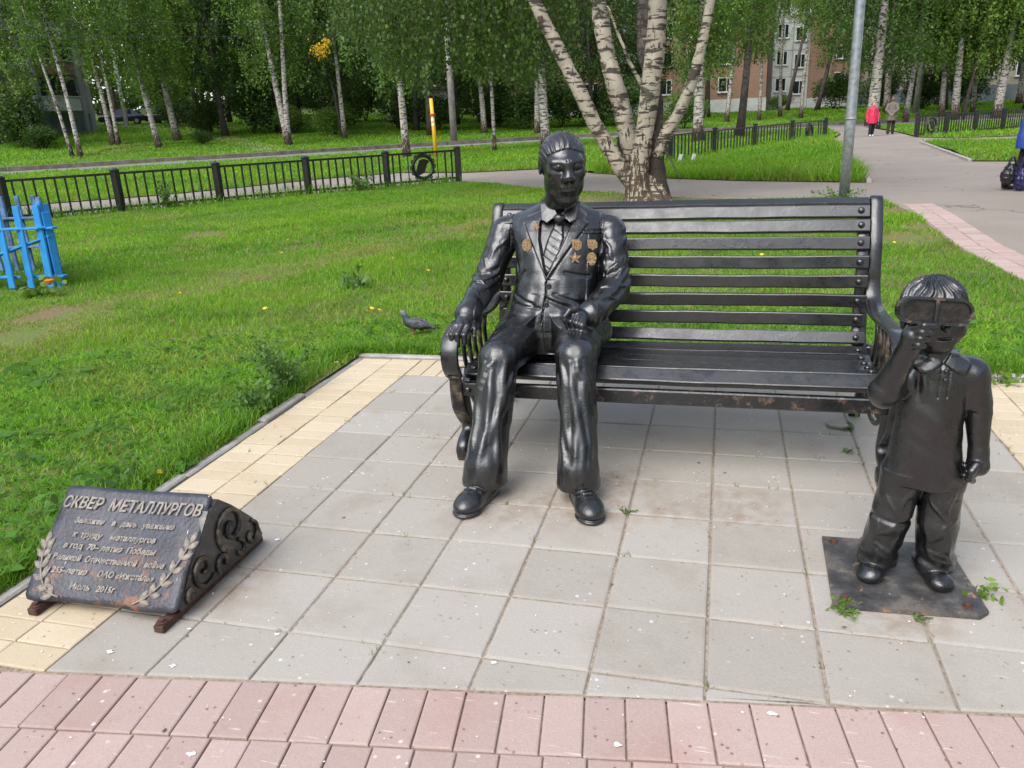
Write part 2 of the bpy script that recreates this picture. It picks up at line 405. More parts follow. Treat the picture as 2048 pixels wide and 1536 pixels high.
MAT['blue_old'] = simple('weathered_blue_paint', (.09, .18, .33), .7, 0, .35, 9, .4, 30)
MAT['galv'] = simple('galvanised_steel', (.36, .39, .41), .42, .55, .18, 14, .2, 30)
MAT['concrete'] = simple('pole_concrete', (.25, .23, .205), .85, 0, .22, 3, .4, 20)
MAT['yellow'] = simple('yellow_pole_paint', (.74, .42, .012), .45, 0, .08)
MAT['red'] = simple('red_band_paint', (.55, .03, .02), .45)
MAT['white'] = simple('white_sticker', (.75, .76, .77), .5, 0, .05)
MAT['glass'] = simple('dark_window_glass', (.02, .025, .03), .06)
MAT['frame_white'] = simple('white_window_frame', (.72, .73, .73), .4, 0, .05)
# ------------------------------------------------------------------ the setting: ground, paving, paths, road
FX = [-110, -65, -50, -35.5, -19, -11, 0, 12, 40, 110]; FY = [-48, 2, 18.5, 33, 48, 54.3, 59, 62, 67, 75]
NX = [-110, -60, -45, -30.5, -14, -7, 2, 12, 40, 110]; NY = [-56, -3, 13, 28.2, 43, 48.5, 52.5, 55, 60, 68]
def H(x, y):
    x = np.asarray(x, float); y = np.asarray(y, float)
    s = (y - np.interp(x, FX, FY)) * .75
    k = np.interp(x, [-30, 10], [.06, .04])
    return np.where(s < 0, 0.0, .12 + k * np.minimum(s, 70))
def Hf(x, y): return float(H(x, y))
def pip(P, x, y):
    x = np.asarray(x); y = np.asarray(y); ins = np.zeros(x.shape, bool); n = len(P)
    for i in range(n):
        x0, y0 = P[i]; x1, y1 = P[(i + 1) % n]
        if y0 == y1: continue
        c = ((y0 > y) != (y1 > y)) & (x < (x1 - x0) * (y - y0) / (y1 - y0) + x0); ins ^= c
    return ins
def pnoise(x, y, s, seed=0):
    r = np.random.RandomState(seed); t = np.zeros_like(x, dtype=float)
    for i in range(6):
        a = r.uniform(0, 2 * np.pi); k = s * (1.0 + .75 * i); ph = r.uniform(0, 6.28, 2)
        t += np.sin((x * np.cos(a) + y * np.sin(a)) * k + ph[0] + 1.7 * np.sin((y * np.cos(a) - x * np.sin(a)) * k * .6 + ph[1])) / (1 + .5 * i)
    return t / 2.2
gx = np.concatenate([np.linspace(-150, -60, 19), np.linspace(-58, 30, 89), np.linspace(32, 120, 18)])
gy = np.concatenate([np.linspace(-30, -6, 5), np.linspace(-4, 30, 18), np.linspace(31, 110, 100), np.linspace(114, 260, 16)])
X, Y = np.meshgrid(gx, gy); Z = H(X, Y) - .07
Z = Z + np.where(Y > np.interp(X, FX, FY) + 2, .05 * pnoise(X, Y, .25, 3), 0)
nx_, ny_ = len(gx), len(gy); ii = np.arange(ny_ - 1)[:, None] * nx_ + np.arange(nx_ - 1)[None]
ground = link('ground', fast_mesh('ground', np.stack([X, Y, Z], -1).reshape(-1, 3), np.stack([ii, ii + 1, ii + nx_ + 1, ii + nx_], -1).reshape(-1, 4), True), MAT['farlawn'])
tag(ground, kind='structure')
def sheet(name, poly, z, mat, parent=None, kind='structure', thick=.0):
    import bmesh
    bm = bmesh.new(); f = bm.faces.new([bm.verts.new((x, y, z)) for x, y in poly])
    if f.normal.z < 0: bmesh.ops.reverse_faces(bm, faces=[f])
    bm.normal_update()
    if bm.faces[:][0].normal.z < 0: bmesh.ops.reverse_faces(bm, faces=bm.faces[:])
    if thick:
        r = bmesh.ops.extrude_face_region(bm, geom=bm.faces[:]); vs = [e for e in r['geom'] if isinstance(e, bmesh.types.BMVert)]
        bmesh.ops.translate(bm, verts=vs, vec=(0, 0, -thick)); bmesh.ops.recalc_face_normals(bm, faces=bm.faces)
    bmesh.ops.triangulate(bm, faces=bm.faces[:])
    me = bpy.data.meshes.new(name); bm.to_mesh(me); bm.free()
    o = link(name, me, mat, parent)
    if kind and parent is None: o['kind'] = kind
    return o
# footpath loop behind the lawn, the crossing and the path to the road
LAWN = [(-.455, -1.31), (-3, -1.66), (-9, -2.48), (-15, 1), (-14.2, 6.6), (-12.6, 8.4), (-9.86, 11.1), (-7.2, 14.05), (-4.66, 16.7), (-3.9, 16.25), (-2.4, 14.5), (-.5, 13.0), (.9, 11.75), (2.24, 11.2),
        (3.7, 11.1), (4.15, 10.6), (4.30, 9.07), (4.12, 6.3), (4.18, 4.5), (4.35, 3), (4.35, -.6), (3.505, -.6), (3.505, 1.90), (-.455, 1.90)]
sheet('footpath', [(-30, -12), (-9, -3.0), (-15.5, 1), (-14.4, 6.9), (-12.7, 8.5), (-10, 11.2), (-4.7, 16.75), (-3.9, 16.2), (-2.4, 14.4), (-.5, 12.9), (2.2, 11.1), (4.1, 10.55), (4.25, 9), (4.1, 6.2), (4.2, 2), (4.2, -1.2), (30, -2), (30, 16.0), (8.45, 18.37), (7.48, 18.9),
        (8.22, 23.9), (8.55, 29.3), (13, 28.6), (22, 29), (22, 31), (10.2, 32.0), (9.4, 34.2), (9.9, 40.4), (10.3, 55.0), (8.2, 55.0), (7.4, 41.2), (5.85, 32.3), (5.55, 25.9), (4.48, 13.85), (2.34, 14.85), (.64, 16.05), (-1.62, 18.7), (-3.2, 20.9), (-5.6, 20.2), (-8.0, 21.1), (-9.8, 19.3), (-10.9, 16.8), (-12.2, 14.7), (-14.5, 12.8), (-19, 9.5), (-30, 2)], -.012, MAT['asphalt'])
road_pts = list(zip(NX, [y - .0 for y in NY])) + list(zip(FX, FY))[::-1]
sheet('road', road_pts, -.03, MAT['road'])
# dark kerb along the far side of the road
kb = MB()
for i in range(len(FX) - 1): 
    a = (FX[i], FY[i]); b = (FX[i + 1], FY[i + 1])
    n = max(1, int(math.hypot(b[0] - a[0], b[1] - a[1]) / 3))
    for j in range(n):
        p = [a[k] + (b[k] - a[k]) * j / n for k in (0, 1)]; q = [a[k] + (b[k] - a[k]) * (j + .985) / n for k in (0, 1)]
        kb.bar((p[0], p[1], .06), (q[0], q[1], .06), .22, .30, bev=.015)
tag(kb.build('road_kerb', simple('old_kerb_stone', (.14, .118, .10), .9, 0, .25, 2, .4, 20)), kind='structure')
# side path that climbs away between the birches beyond the road
def strip(name, pts, wd, mat, dz):
    V = []; F = []
    P = [np.array(p) for p in spline(pts, 6)]
    for i, p in enumerate(P):
        t = P[min(i + 1, len(P) - 1)] - P[max(i - 1, 0)]; t /= np.linalg.norm(t); n = np.array([-t[1], t[0]])
        for s in (-.5, -.17, .17, .5):
            q = p + n * s * wd; V.append((q[0], q[1], Hf(*q) + dz))
    for i in range(len(P) - 1):
        for j in range(3): a = i * 4 + j; F.append((a, a + 1, a + 5, a + 4))
    return tag(link(name, fast_mesh(name, V, F, True), mat), kind='structure')
strip('side_path', [(-25.6, 43.6), (-29, 47.2), (-33, 51), (-38.5, 56.5), (-44, 60.5), (-49.5, 63), (-56, 66.5)], 2.0, MAT['asphalt'], .0)
strip('yard_drive', [(-75, 60), (-62, 66), (-50, 73), (-40, 82), (-28, 92)], 4.0, MAT['road'], .0)
strip('dirt_track', [(-37.5, 40.6), (-39.2, 44), (-38.2, 48.5), (-35.5, 51.5)], 1.7, MAT['soil'], .02)
strip('house_drive', [(1, 99), (10, 100), (20, 98), (32, 96)], 4.5, MAT['road'], .0)

# ---- paving: each tile and brick its own piece
T = .303
RED_A, RED_S = -1.2125, .137                     # red bricks begin below y = RED_A + RED_S * x
def clip_poly(P, a, b, c):                        # keep a*x+b*y+c >= 0
    out = []
    for i in range(len(P)):
        p, q = P[i], P[(i + 1) % len(P)]; dp = a * p[0] + b * p[1] + c; dq = a * q[0] + b * q[1] + c
        if dp >= 0: out.append(p)
        if (dp >= 0) != (dq >= 0):
            t = dp / (dp - dq); out.append((p[0] + (q[0] - p[0]) * t, p[1] + (q[1] - p[1]) * t))
    return out
def slab_mesh(name, poly, ch=.005, th=.035):
    n = len(poly); cx = sum(p[0] for p in poly) / n; cy = sum(p[1] for p in poly) / n
    if sum(poly[i][0] * poly[(i + 1) % n][1] - poly[(i + 1) % n][0] * poly[i][1] for i in range(n)) < 0: poly = poly[::-1]
    vs = []; fs = []
    def inset(d):
        r = []
        for i in range(n):
            p0, p1, p2 = poly[i - 1], poly[i], poly[(i + 1) % n]
            e1 = Vector((p1[0] - p0[0], p1[1] - p0[1])); e2 = Vector((p2[0] - p1[0], p2[1] - p1[1]))
            if e1.length < 1e-6 or e2.length < 1e-6: r.append(p1); continue
            e1.normalize(); e2.normalize(); n1 = Vector((-e1.y, e1.x)); n2 = Vector((-e2.y, e2.x)); b = n1 + n2
            b = b / max(.3, b.length_squared) * 2 * d; r.append((p1[0] + b.x, p1[1] + b.y))
        return r
    lev = [(inset(.0), -th), (inset(.0), -ch * .8), (inset(ch * .45), -ch * .22), (inset(ch * 1.3), 0.0)]
    for P, z in lev: vs += [(p[0], p[1], z) for p in P]
    for k in range(3):
        for i in range(n): fs.append((k * n + i, k * n + (i + 1) % n, (k + 1) * n + (i + 1) % n, (k + 1) * n + i))
    fs.append(tuple(3 * n + i for i in range(n)))
    me = bpy.data.meshes.new(name); me.from_pydata(vs, [], fs); me.update(); return me
rg = random.Random(7)
def bed(name, poly, z=-.012): return sheet(name, poly, z, MAT['sand'])
grey_bed = bed('grey_paving', [(-.005, RED_A - .004), (3.04, RED_A + 3.04 * RED_S - .004), (3.04, 1.52), (-.005, 1.52)], -.006)
def put_slab(name, me, mat, parent, x, y, rz=0.0, jz=.0020, jr=.004):
    o = bpy.data.objects.new(name, me); COL.objects.link(o); o.parent = parent
    o.location = (x, y, rg.uniform(-jz, jz)); o.rotation_euler = (rg.uniform(-.005, .005), rg.uniform(-.005, .005), rz + rg.uniform(-jr, jr))
    if not me.materials: me.materials.append(mat)
    return o
g = .003
full = slab_mesh('paving_tile', [(g - T / 2, g - T / 2), (T / 2 - g, g - T / 2), (T / 2 - g, T / 2 - g), (g - T / 2, T / 2 - g)], .007)
for i in range(10):
    for j in range(-4, 5):
        x0, y0 = i * T, j * T
        P = [(x0 + g, y0 + g), (x0 + T - g, y0 + g), (x0 + T - g, y0 + T - g), (x0 + g, y0 + T - g)]
        Q = clip_poly(P, -RED_S, 1, -(RED_A + .006))
        if len(Q) < 3: continue
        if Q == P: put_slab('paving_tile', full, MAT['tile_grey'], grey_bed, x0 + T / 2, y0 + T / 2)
        else:
            ar = abs(sum(Q[k][0] * Q[(k + 1) % len(Q)][1] - Q[(k + 1) % len(Q)][0] * Q[k][1] for k in range(len(Q)))) / 2
            if ar < .003: continue
            cx = sum(q[0] for q in Q) / len(Q); cy = sum(q[1] for q in Q) / len(Q)
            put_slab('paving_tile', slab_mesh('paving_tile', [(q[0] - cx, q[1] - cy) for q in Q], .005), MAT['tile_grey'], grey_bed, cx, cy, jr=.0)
yel_bed = bed('yellow_paving_border', [(-.41, RED_A - .41 * RED_S - .004), (-.006, RED_A - .004), (-.006, 1.52), (3.035, 1.52), (3.035, RED_A + 3.03 * RED_S), (3.46, RED_A + 3.46 * RED_S), (3.46, 1.85), (-.41, 1.85)], -.007)
B = T / 3
yb = slab_mesh('brick', [(-.1 + .002, -B / 2 + .002), (.1 - .002, -B / 2 + .002), (.1 - .002, B / 2 - .002), (-.1 + .002, B / 2 - .002)], .004)
for cx in (-.303, -.101, 3.132, 3.334):
    for k in range(-14, 18):
        y = k * B + B / 2
        if y > 1.80: continue
        P = [(cx - .1, y - B / 2 + .002), (cx + .1, y - B / 2 + .002), (cx + .1, y + B / 2 - .002), (cx - .1, y + B / 2 - .002)]
        Q = clip_poly(P, -RED_S, 1, -(RED_A + .004))
        if len(Q) < 3: continue
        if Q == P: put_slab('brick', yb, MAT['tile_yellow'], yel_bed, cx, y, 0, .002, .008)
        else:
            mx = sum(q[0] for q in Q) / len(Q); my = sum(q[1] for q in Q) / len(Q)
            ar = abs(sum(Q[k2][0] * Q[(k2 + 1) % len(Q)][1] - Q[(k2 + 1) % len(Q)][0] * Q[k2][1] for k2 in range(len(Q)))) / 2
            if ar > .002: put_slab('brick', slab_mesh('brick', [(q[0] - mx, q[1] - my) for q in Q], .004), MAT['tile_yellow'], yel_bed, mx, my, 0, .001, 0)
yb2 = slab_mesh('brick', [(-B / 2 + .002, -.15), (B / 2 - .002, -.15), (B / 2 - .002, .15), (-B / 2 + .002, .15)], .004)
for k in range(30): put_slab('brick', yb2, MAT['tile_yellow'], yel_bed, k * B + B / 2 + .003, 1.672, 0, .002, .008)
red_bed = bed('red_brick_path', [(-9, RED_A - 9 * RED_S - .01), (9, RED_A + 9 * RED_S - .01), (9, -6), (-9, -6)], -.009)
ra = math.atan(RED_S); ca, sa_ = math.cos(ra), math.sin(ra)
rb = slab_mesh('brick', [(-.0515 + .0017, -.1025 + .0017), (.0515 - .0017, -.1025 + .0017), (.0515 - .0017, .1025 - .0017), (-.0515 + .0017, .1025 - .0017)], .0042)
for r in range(6):
    for k in range(-14, 34):
        u = k * .1035 + .03 + .012 * r; v = -.106 - r * .2065
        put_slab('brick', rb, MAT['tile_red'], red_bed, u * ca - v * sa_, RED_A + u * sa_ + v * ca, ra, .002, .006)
# red edging of the square on the right
ed = bed('red_brick_edging', [(4.2, 2.6), (4.62, 2.6), (4.6, 6.4), (4.72, 9.2), (4.62, 10.2), (4.25, 10.2), (4.3, 9.0), (4.12, 6.3)], -.008)
for k in range(72):
    y = 2.7 + k * .104; xl = float(np.interp(y, [2.6, 4.5, 6.3, 9.07, 10.2], [4.24, 4.2, 4.16, 4.34, 4.36]))
    for c in (0, 1): put_slab('brick', yb, MAT['tile_red'], ed, xl + .1 + c * .205, y, 0, .003, .01)
rb2 = yb.copy(); rb2.materials.clear(); rb2.materials.append(MAT['tile_red'])
for o in ed.children: o.data = rb2
# kerb stones along the paving
kr = empty('kerb'); kr['kind'] = 'structure'   # low stones, the turf laps over their outer edge
for y0, y1, dz in ((-1.26, -.62, -.002), (-.615, .02, .004), (.025, .66, -.003), (.665, 1.08, .012), (1.085, 1.40, -.012), (1.405, 1.86, -.016)):
    MB().bar((-.445, y0, -.050 + dz), (-.445, y1, -.050 + dz), .055, .11, bev=.008).build('kerb_stone', MAT['kerb'], kr)
for k in range(4): MB().bar((-.47 + k * 1.0, 1.885, -.047), (.52 + k * 1.0, 1.885, -.047), .055, .11, bev=.008).build('kerb_stone', MAT['kerb'], kr)
MB().bar((3.495, -.7, -.035), (3.495, 1.9, -.035), .055, .11, bev=.008).build('kerb_stone', MAT['kerb'], kr)
for k in range(6):
    MB().bar((7.48 + (8.55 - 7.48) * k / 6, 18.9 + 10.4 * k / 6, .0), (7.48 + 1.07 * (k + .98) / 6, 18.9 + 10.4 * (k + .98) / 6, .0), .09, .10, bev=.01).build('kerb_stone', MAT['kerb'], kr)
    MB().bar((4.48 + 1.07 * k / 6, 13.85 + 12.05 * k / 6, .0), (4.48 + 1.07 * (k + .98) / 6, 13.85 + 12.05 * (k + .98) / 6, .0), .09, .10, bev=.01).build('kerb_stone', MAT['kerb'], kr)
# ---- lawns
L2 = [(.64, 16.05), (2.34, 14.85), (4.46, 13.85), (5.5, 25.9), (5.8, 32.2), (5.9, 34.3), (-1.1, 15.5), (-1.55, 18.5)]
L2 = [(.64, 16.05), (2.34, 14.85), (4.42, 13.87), (5.46, 25.9), (5.8, 32.3), (5.95, 34.2), (4.32, 31.3), (2.81, 27.4), (1.49, 24.0), (.33, 20.9), (-1.5, 18.9), (-1.5, 18.5)]
L3 = [(7.56, 18.95), (8.45, 18.45), (30, 16.2), (30, 28.3), (13, 28.6), (8.6, 29.3), (8.3, 23.9)]
L4 = [(9.5, 34.1), (10.3, 32.1), (22, 31.1), (40, 32), (40, 58), (10.6, 53.5), (10.0, 40.4)]
L5 = [(-12.2, 14.8), (-10.9, 16.9), (-9.8, 19.4), (-8, 21.2), (-5.6, 20.3), (-3.2, 21.0), (-1.5, 19.0), (.33, 20.9), (1.49, 24), (2.81, 27.4), (4.32, 31.3), (5.95, 34.3), (7.3, 41.2), (8.1, 54.0), (2, 52.3), (-7, 48.3), (-14, 42.8), (-30.5, 28.0), (-45, 12.8), (-60, -3.2), (-60, -6), (-30, 2.2), (-19, 9.6), (-14.5, 12.9)]
lawns = [sheet('lawn', P, z, m) for P, z, m in ((LAWN, .004, MAT['soil']), (L2, .006, MAT['soil']), (L3, .006, MAT['soil']), (L4, .006, MAT['soil']), (L5, .005, MAT['soil']))]
CAMP = np.array([1.8132, -2.661]); FWD = np.array([-math.sin(R_(14.45)), math.cos(R_(14.45))])
WORN = np.array([(-3.36, 1.84), (-3.44, 2.2), (-3.55, 2.73), (-3.5, 3.35), (-3.16, 3.69), (-2.9, 4.3), (-2.57, 5.15), (-2.24, 6.15), (-1.69, 7.36), (-1.66, 8.91), (-1.0, 10.5)])
BARE = [(.55, 10.9, 1.5), (1.5, 11.3, .8), (3.75, 6.7, .5), (-3.7, 2.75, .35), (-3.4, 2.0, .35), (-5.6, 7.6, .35), (4.25, 9.3, .45), (4.2, 7.6, .35), (-.2, 11.6, .6), (-.5, 1.42, .2), (-.5, .7, .12)]
def wear_map(x, y):
    d = np.full(x.shape, 9.0)
    for a, b in zip(WORN[:-1], WORN[1:]):
        ab = b - a; t = np.clip(((x - a[0]) * ab[0] + (y - a[1]) * ab[1]) / (ab @ ab), 0, 1)
        d = np.minimum(d, np.hypot(x - a[0] - t * ab[0], y - a[1] - t * ab[1]))
    w1 = np.clip(1 - (d + .12 * pnoise(x, y, 3.0, 5)) / .42, 0, 1) * .38
    for bx, by, r in BARE: w1 = np.maximum(w1, np.clip(1.5 - (np.hypot((x - bx), (y - by)) + .25 * r * pnoise(x, y, 4 / r, 9)) / r * 1.2, 0, 1))
    w1 = np.maximum(w1, np.clip((pnoise(x, y, .9, 21) - .75) * .9, 0, .5))
    return w1
def grass(name, poly, label, zones, box, seed, hs=1.0, lush=0.0, far=False):
    r = np.random.RandomState(seed); VV = []; FF = []; TT = []; n0 = 0
    for d0, d1, dens, wid, hgt, segs in zones:
        x0, x1, y0, y1 = box
        # candidates in polar sector around the camera
        area = .5 * (d1 ** 2 - d0 ** 2) * 1.75
        n = int(area * dens); 
        if n <= 0: continue
        rr = np.sqrt(r.uniform(d0 ** 2, d1 ** 2, n)); th = r.uniform(-.95, .80, n)
        a0 = math.atan2(FWD[1], FWD[0]); x = CAMP[0] + rr * np.cos(a0 - th); y = CAMP[1] + rr * np.sin(a0 - th)
        k = (x > x0) & (x < x1) & (y > y0) & (y < y1); x, y = x[k], y[k]
        k = pip(poly, x, y); x, y = x[k], y[k]
        if len(x) == 0: continue
        wm = wear_map(x, y) if not far else np.clip((pnoise(x, y, .35, 4) - .55), 0, .5)
        k = r.uniform(0, 1, len(x)) > wm * .93; x, y, wm = x[k], y[k], wm[k]; n = len(x)
        # clump: shift towards clump centres
        clump = pnoise(x, y, 9.0, 2); lushn = np.clip(.5 + .5 * pnoise(x, y, 1.3, 8) + .25 * clump + lush, 0, 1.4)
        h = hgt * hs * (.55 + .75 * lushn) * (1 - .55 * wm) * r.uniform(.55, 1.25, n)
        wd = wid * r.uniform(.7, 1.4, n) * (1 + .5 * (r.uniform(0, 1, n) > .9))
        az = r.uniform(0, 6.283, n); lean = r.uniform(.3, 1.6, n) * h; la = az + r.normal(0, .5, n) + np.pi / 2
        bx, by = np.cos(az) * wd / 2, np.sin(az) * wd / 2; lx, ly = np.cos(la) * lean, np.sin(la) * lean
        z0 = H(x, y) if far else np.zeros(n)
        cen = np.stack([x, y, z0], 1); side = np.stack([bx, by, 0 * bx], 1); up = np.stack([0 * h, 0 * h, h], 1); ln = np.stack([lx, ly, 0 * lx], 1)
        P = [cen - side, cen + side]
        if segs == 2: P += [cen + side * .85 + up * .62 + ln * .35, cen - side * .85 + up * .62 + ln * .35, cen + side * .12 + up * .92 + ln, cen - side * .12 + up * .92 + ln]
        else: P += [cen + side * .35 + up + ln * .8, cen - side * .35 + up + ln * .8]
        k = len(P); V = np.stack(P, 1).reshape(-1, 3); base = n0 + np.arange(n) * k
        F = [np.stack([base, base + 1, base + 2, base + 3], 1)]
        if segs == 2: F.append(np.stack([base + 3, base + 2, base + 4, base + 5], 1))
        # colours: lush green, yellow-green, straw
        g1 = np.array([.115, .285, .020]); g2 = np.array([.225, .405, .026]); g3 = np.array([.34, .31, .10]); g4 = np.array([.075, .175, .022])
        q = np.clip(.5 + .5 * pnoise(x, y, .8, 31) + r.normal(0, .25, n), 0, 1)[:, None]
        c = g1 * (1 - q) + g2 * q
        m4 = np.clip(.6 * pnoise(x, y, 3.1, 44) - .1, 0, .55)[:, None]; c = c * (1 - m4) + g4 * m4
        dry = np.clip(wm * .9 + np.clip(.20 * pnoise(x, y, .55, 77) + .25 * pnoise(x, y, 3.3, 78), 0, .5) * (0 if far else 1) + (r.uniform(0, 1, n) > .955) * .8, 0, 1)[:, None]; c = c * (1 - dry) + g3 * dry
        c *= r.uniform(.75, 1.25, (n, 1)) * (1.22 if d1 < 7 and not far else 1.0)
        VV.append(V); FF += F; TT.append(np.repeat(c, k, 0)); n0 += len(V)
        if segs == 2:   # broad clover and plantain leaves among the blades
            m = int(n * .10); s = r.choice(n, m, replace=False); cx, cy = x[s], y[s]; hh = r.uniform(.012, .055, m); sz = r.uniform(.008, .02, m) * (1 + (r.uniform(0, 1, m) > .93) * 1.2) * (1 + d0 * .04)
            a = r.uniform(0, 6.28, m); tl = r.uniform(-.5, .5, m)
            ux, uy = np.cos(a) * sz, np.sin(a) * sz
            c0 = np.stack([cx, cy, hh], 1); u = np.stack([ux, uy, tl * sz], 1); v = np.stack([-uy * .62, ux * .62, r.uniform(-.3, .3, m) * sz], 1)
            V = np.stack([c0 - u, c0 + v, c0 + u, c0 - v], 1).reshape(-1, 3); b2 = n0 + np.arange(m) * 4
            FF.append(np.stack([b2, b2 + 1, b2 + 2, b2 + 3], 1)); cc = (np.array([.085, .20, .025]) * r.uniform(.7, 1.5, (m, 1))); VV.append(V); TT.append(np.repeat(cc, 4, 0)); n0 += len(V)
    me = fast_mesh(name, np.concatenate(VV), np.concatenate(FF), False, np.concatenate(TT))
    return tag(link(name, me, MAT['grass']), label, 'grass', kind='stuff')
grass('grass', LAWN, 'bright short grass of the lawn behind the bench', [(.8, 3.6, 9500, .0036, .046, 2), (3.6, 6.0, 6800, .0046, .044, 2), (6.0, 10, 3000, .0075, .042, 1), (10, 20, 1300, .013, .045, 1)], (-14, 4.4, -2.6, 17), 11)
grass('grass', L2, 'tall lush grass between the birch and the black fence', [(14, 24, 900, .02, .16, 1), (24, 38, 420, .03, .17, 1)], (-2, 6, 13, 35), 12, 1.0, .4)
grass('grass', L3, 'grass wedge right of the wide path', [(18, 30, 420, .028, .10, 1), (30, 36, 260, .034, .10, 1)], (7, 22, 16, 30), 13)
grass('grass', L5, 'grass between the left fence and the road', [(16, 26, 420, .024, .11, 1), (26, 40, 190, .04, .11, 1), (40, 62, 70, .07, .12, 1)], (-40, 9, 5, 55), 14)
grass('grass', L4, 'grass behind the far right fence', [(34, 62, 60, .06, .12, 1)], (9, 40, 30, 60), 15)
FL = [(x, y + .3) for x, y in zip(FX, FY)] + [(100, 130), (-120, 130)]
grass('grass', FL, 'grass under the birches beyond the road', [(48, 75, 55, .07, .10, 1), (75, 100, 24, .10, .12, 1)], (-70, 40, 20, 110), 16, 1, 0, True)
# longer grass along the fence foot and the paving edge
def fringe(name, label, pts, n, hgt, wid, spread, seed, tintk=1.0):
    r = np.random.RandomState(seed); P = np.array(spline(pts, 10)); seg = np.linalg.norm(np.diff(P, axis=0), axis=1); cs = np.r_[0, np.cumsum(seg)]
    t = r.uniform(0, cs[-1], n); x = np.interp(t, cs, P[:, 0]) + r.normal(0, spread, n); y = np.interp(t, cs, P[:, 1]) + r.normal(0, spread, n)
    if name == 'edge_grass': x = np.where((y < 1.9) & (x > -.47) & (x < 1), -.455 - np.abs(r.normal(0, .05, n)), x)
    h = hgt * r.uniform(.4, 1.3, n) * (.6 + .5 * (pnoise(x, y, 2.2, seed) + 1) / 2); wd = wid * r.uniform(.7, 1.4, n); az = r.uniform(0, 6.28, n); la = az + np.pi / 2 + r.normal(0, .6, n); ln = r.uniform(.2, .9, n) * h
    cen = np.stack([x, y, 0 * x], 1); sd = np.stack([np.cos(az) * wd / 2, np.sin(az) * wd / 2, 0 * x], 1); up = np.stack([0 * h, 0 * h, h], 1); l3 = np.stack([np.cos(la) * ln, np.sin(la) * ln, 0 * x], 1)
    V = np.stack([cen - sd, cen + sd, cen + sd * .8 + up * .6 + l3 * .35, cen - sd * .8 + up * .6 + l3 * .35, cen + sd * .1 + up * .9 + l3, cen - sd * .1 + up * .9 + l3], 1).reshape(-1, 3)
    b = np.arange(n) * 6; F = np.concatenate([np.stack([b, b + 1, b + 2, b + 3], 1), np.stack([b + 3, b + 2, b + 4, b + 5], 1)])
    c = np.array([.14, .28, .026]) * r.uniform(.6, 1.5, (n, 1)) * tintk
    return tag(link(name, fast_mesh(name, V, F, False, np.repeat(c, 6, 0)), MAT['grass']), label, 'grass', kind='stuff')
fringe('fence_grass', 'long grass along the foot of the left black fence', [(-12.6, 8.5), (-9.9, 11.0), (-7.2, 13.9), (-4.7, 16.6)], 2600, .26, .012, .14, 5)
fringe('fence_grass', 'long grass along the foot of the middle black fence', [(-1.4, 18.7), (.3, 20.7), (1.5, 23.9), (2.8, 27.2), (4.3, 31.1), (5.9, 34.0)], 2600, .30, .02, .22, 6)
fringe('edge_grass', 'grass leaning over the kerb of the paving', [(-.53, -1.3), (-.53, 0), (-.53, 1.0), (-.55, 1.9), (.3, 1.96), (1.5, 1.96), (3.4, 1.96)], 12000, .10, .0044, .055, 7)
# blades rooted in the paving joints
r = np.random.RandomState(77); V = []; F = []; Tn = []
for k in range(70):
    if r.uniform() < .5: x0, y0 = r.randint(0, 11) * T, r.uniform(-1.0, 1.5)
    else: x0, y0 = r.uniform(-.35, 3.3), r.randint(-3, 6) * T
    if y0 < RED_A + RED_S * x0 + .02: continue
    for q in range(r.randint(3, 9)):
        a = r.uniform(0, 6.28); h = r.uniform(.006, .022); bx, by_ = x0 + r.normal(0, .010), y0 + r.normal(0, .010) ; dx, dy = math.cos(a) * .0016, math.sin(a) * .0016; lx, ly = r.normal(0, .012, 2); n0 = len(V)
        V += [(bx - dx, by_ - dy, -.004), (bx + dx, by_ + dy, -.004), (bx + lx, by_ + ly, h)]; F.append((n0, n0 + 1, n0 + 2)); c = np.array([.13, .20, .03]) * r.uniform(.6, 1.4); Tn += [c] * 3
tag(link('joint_grass', fast_mesh('joint_grass', V, F, False, np.array(Tn)), MAT['grass']), 'tiny grass sprouting from the paving joints', 'grass', kind='stuff')
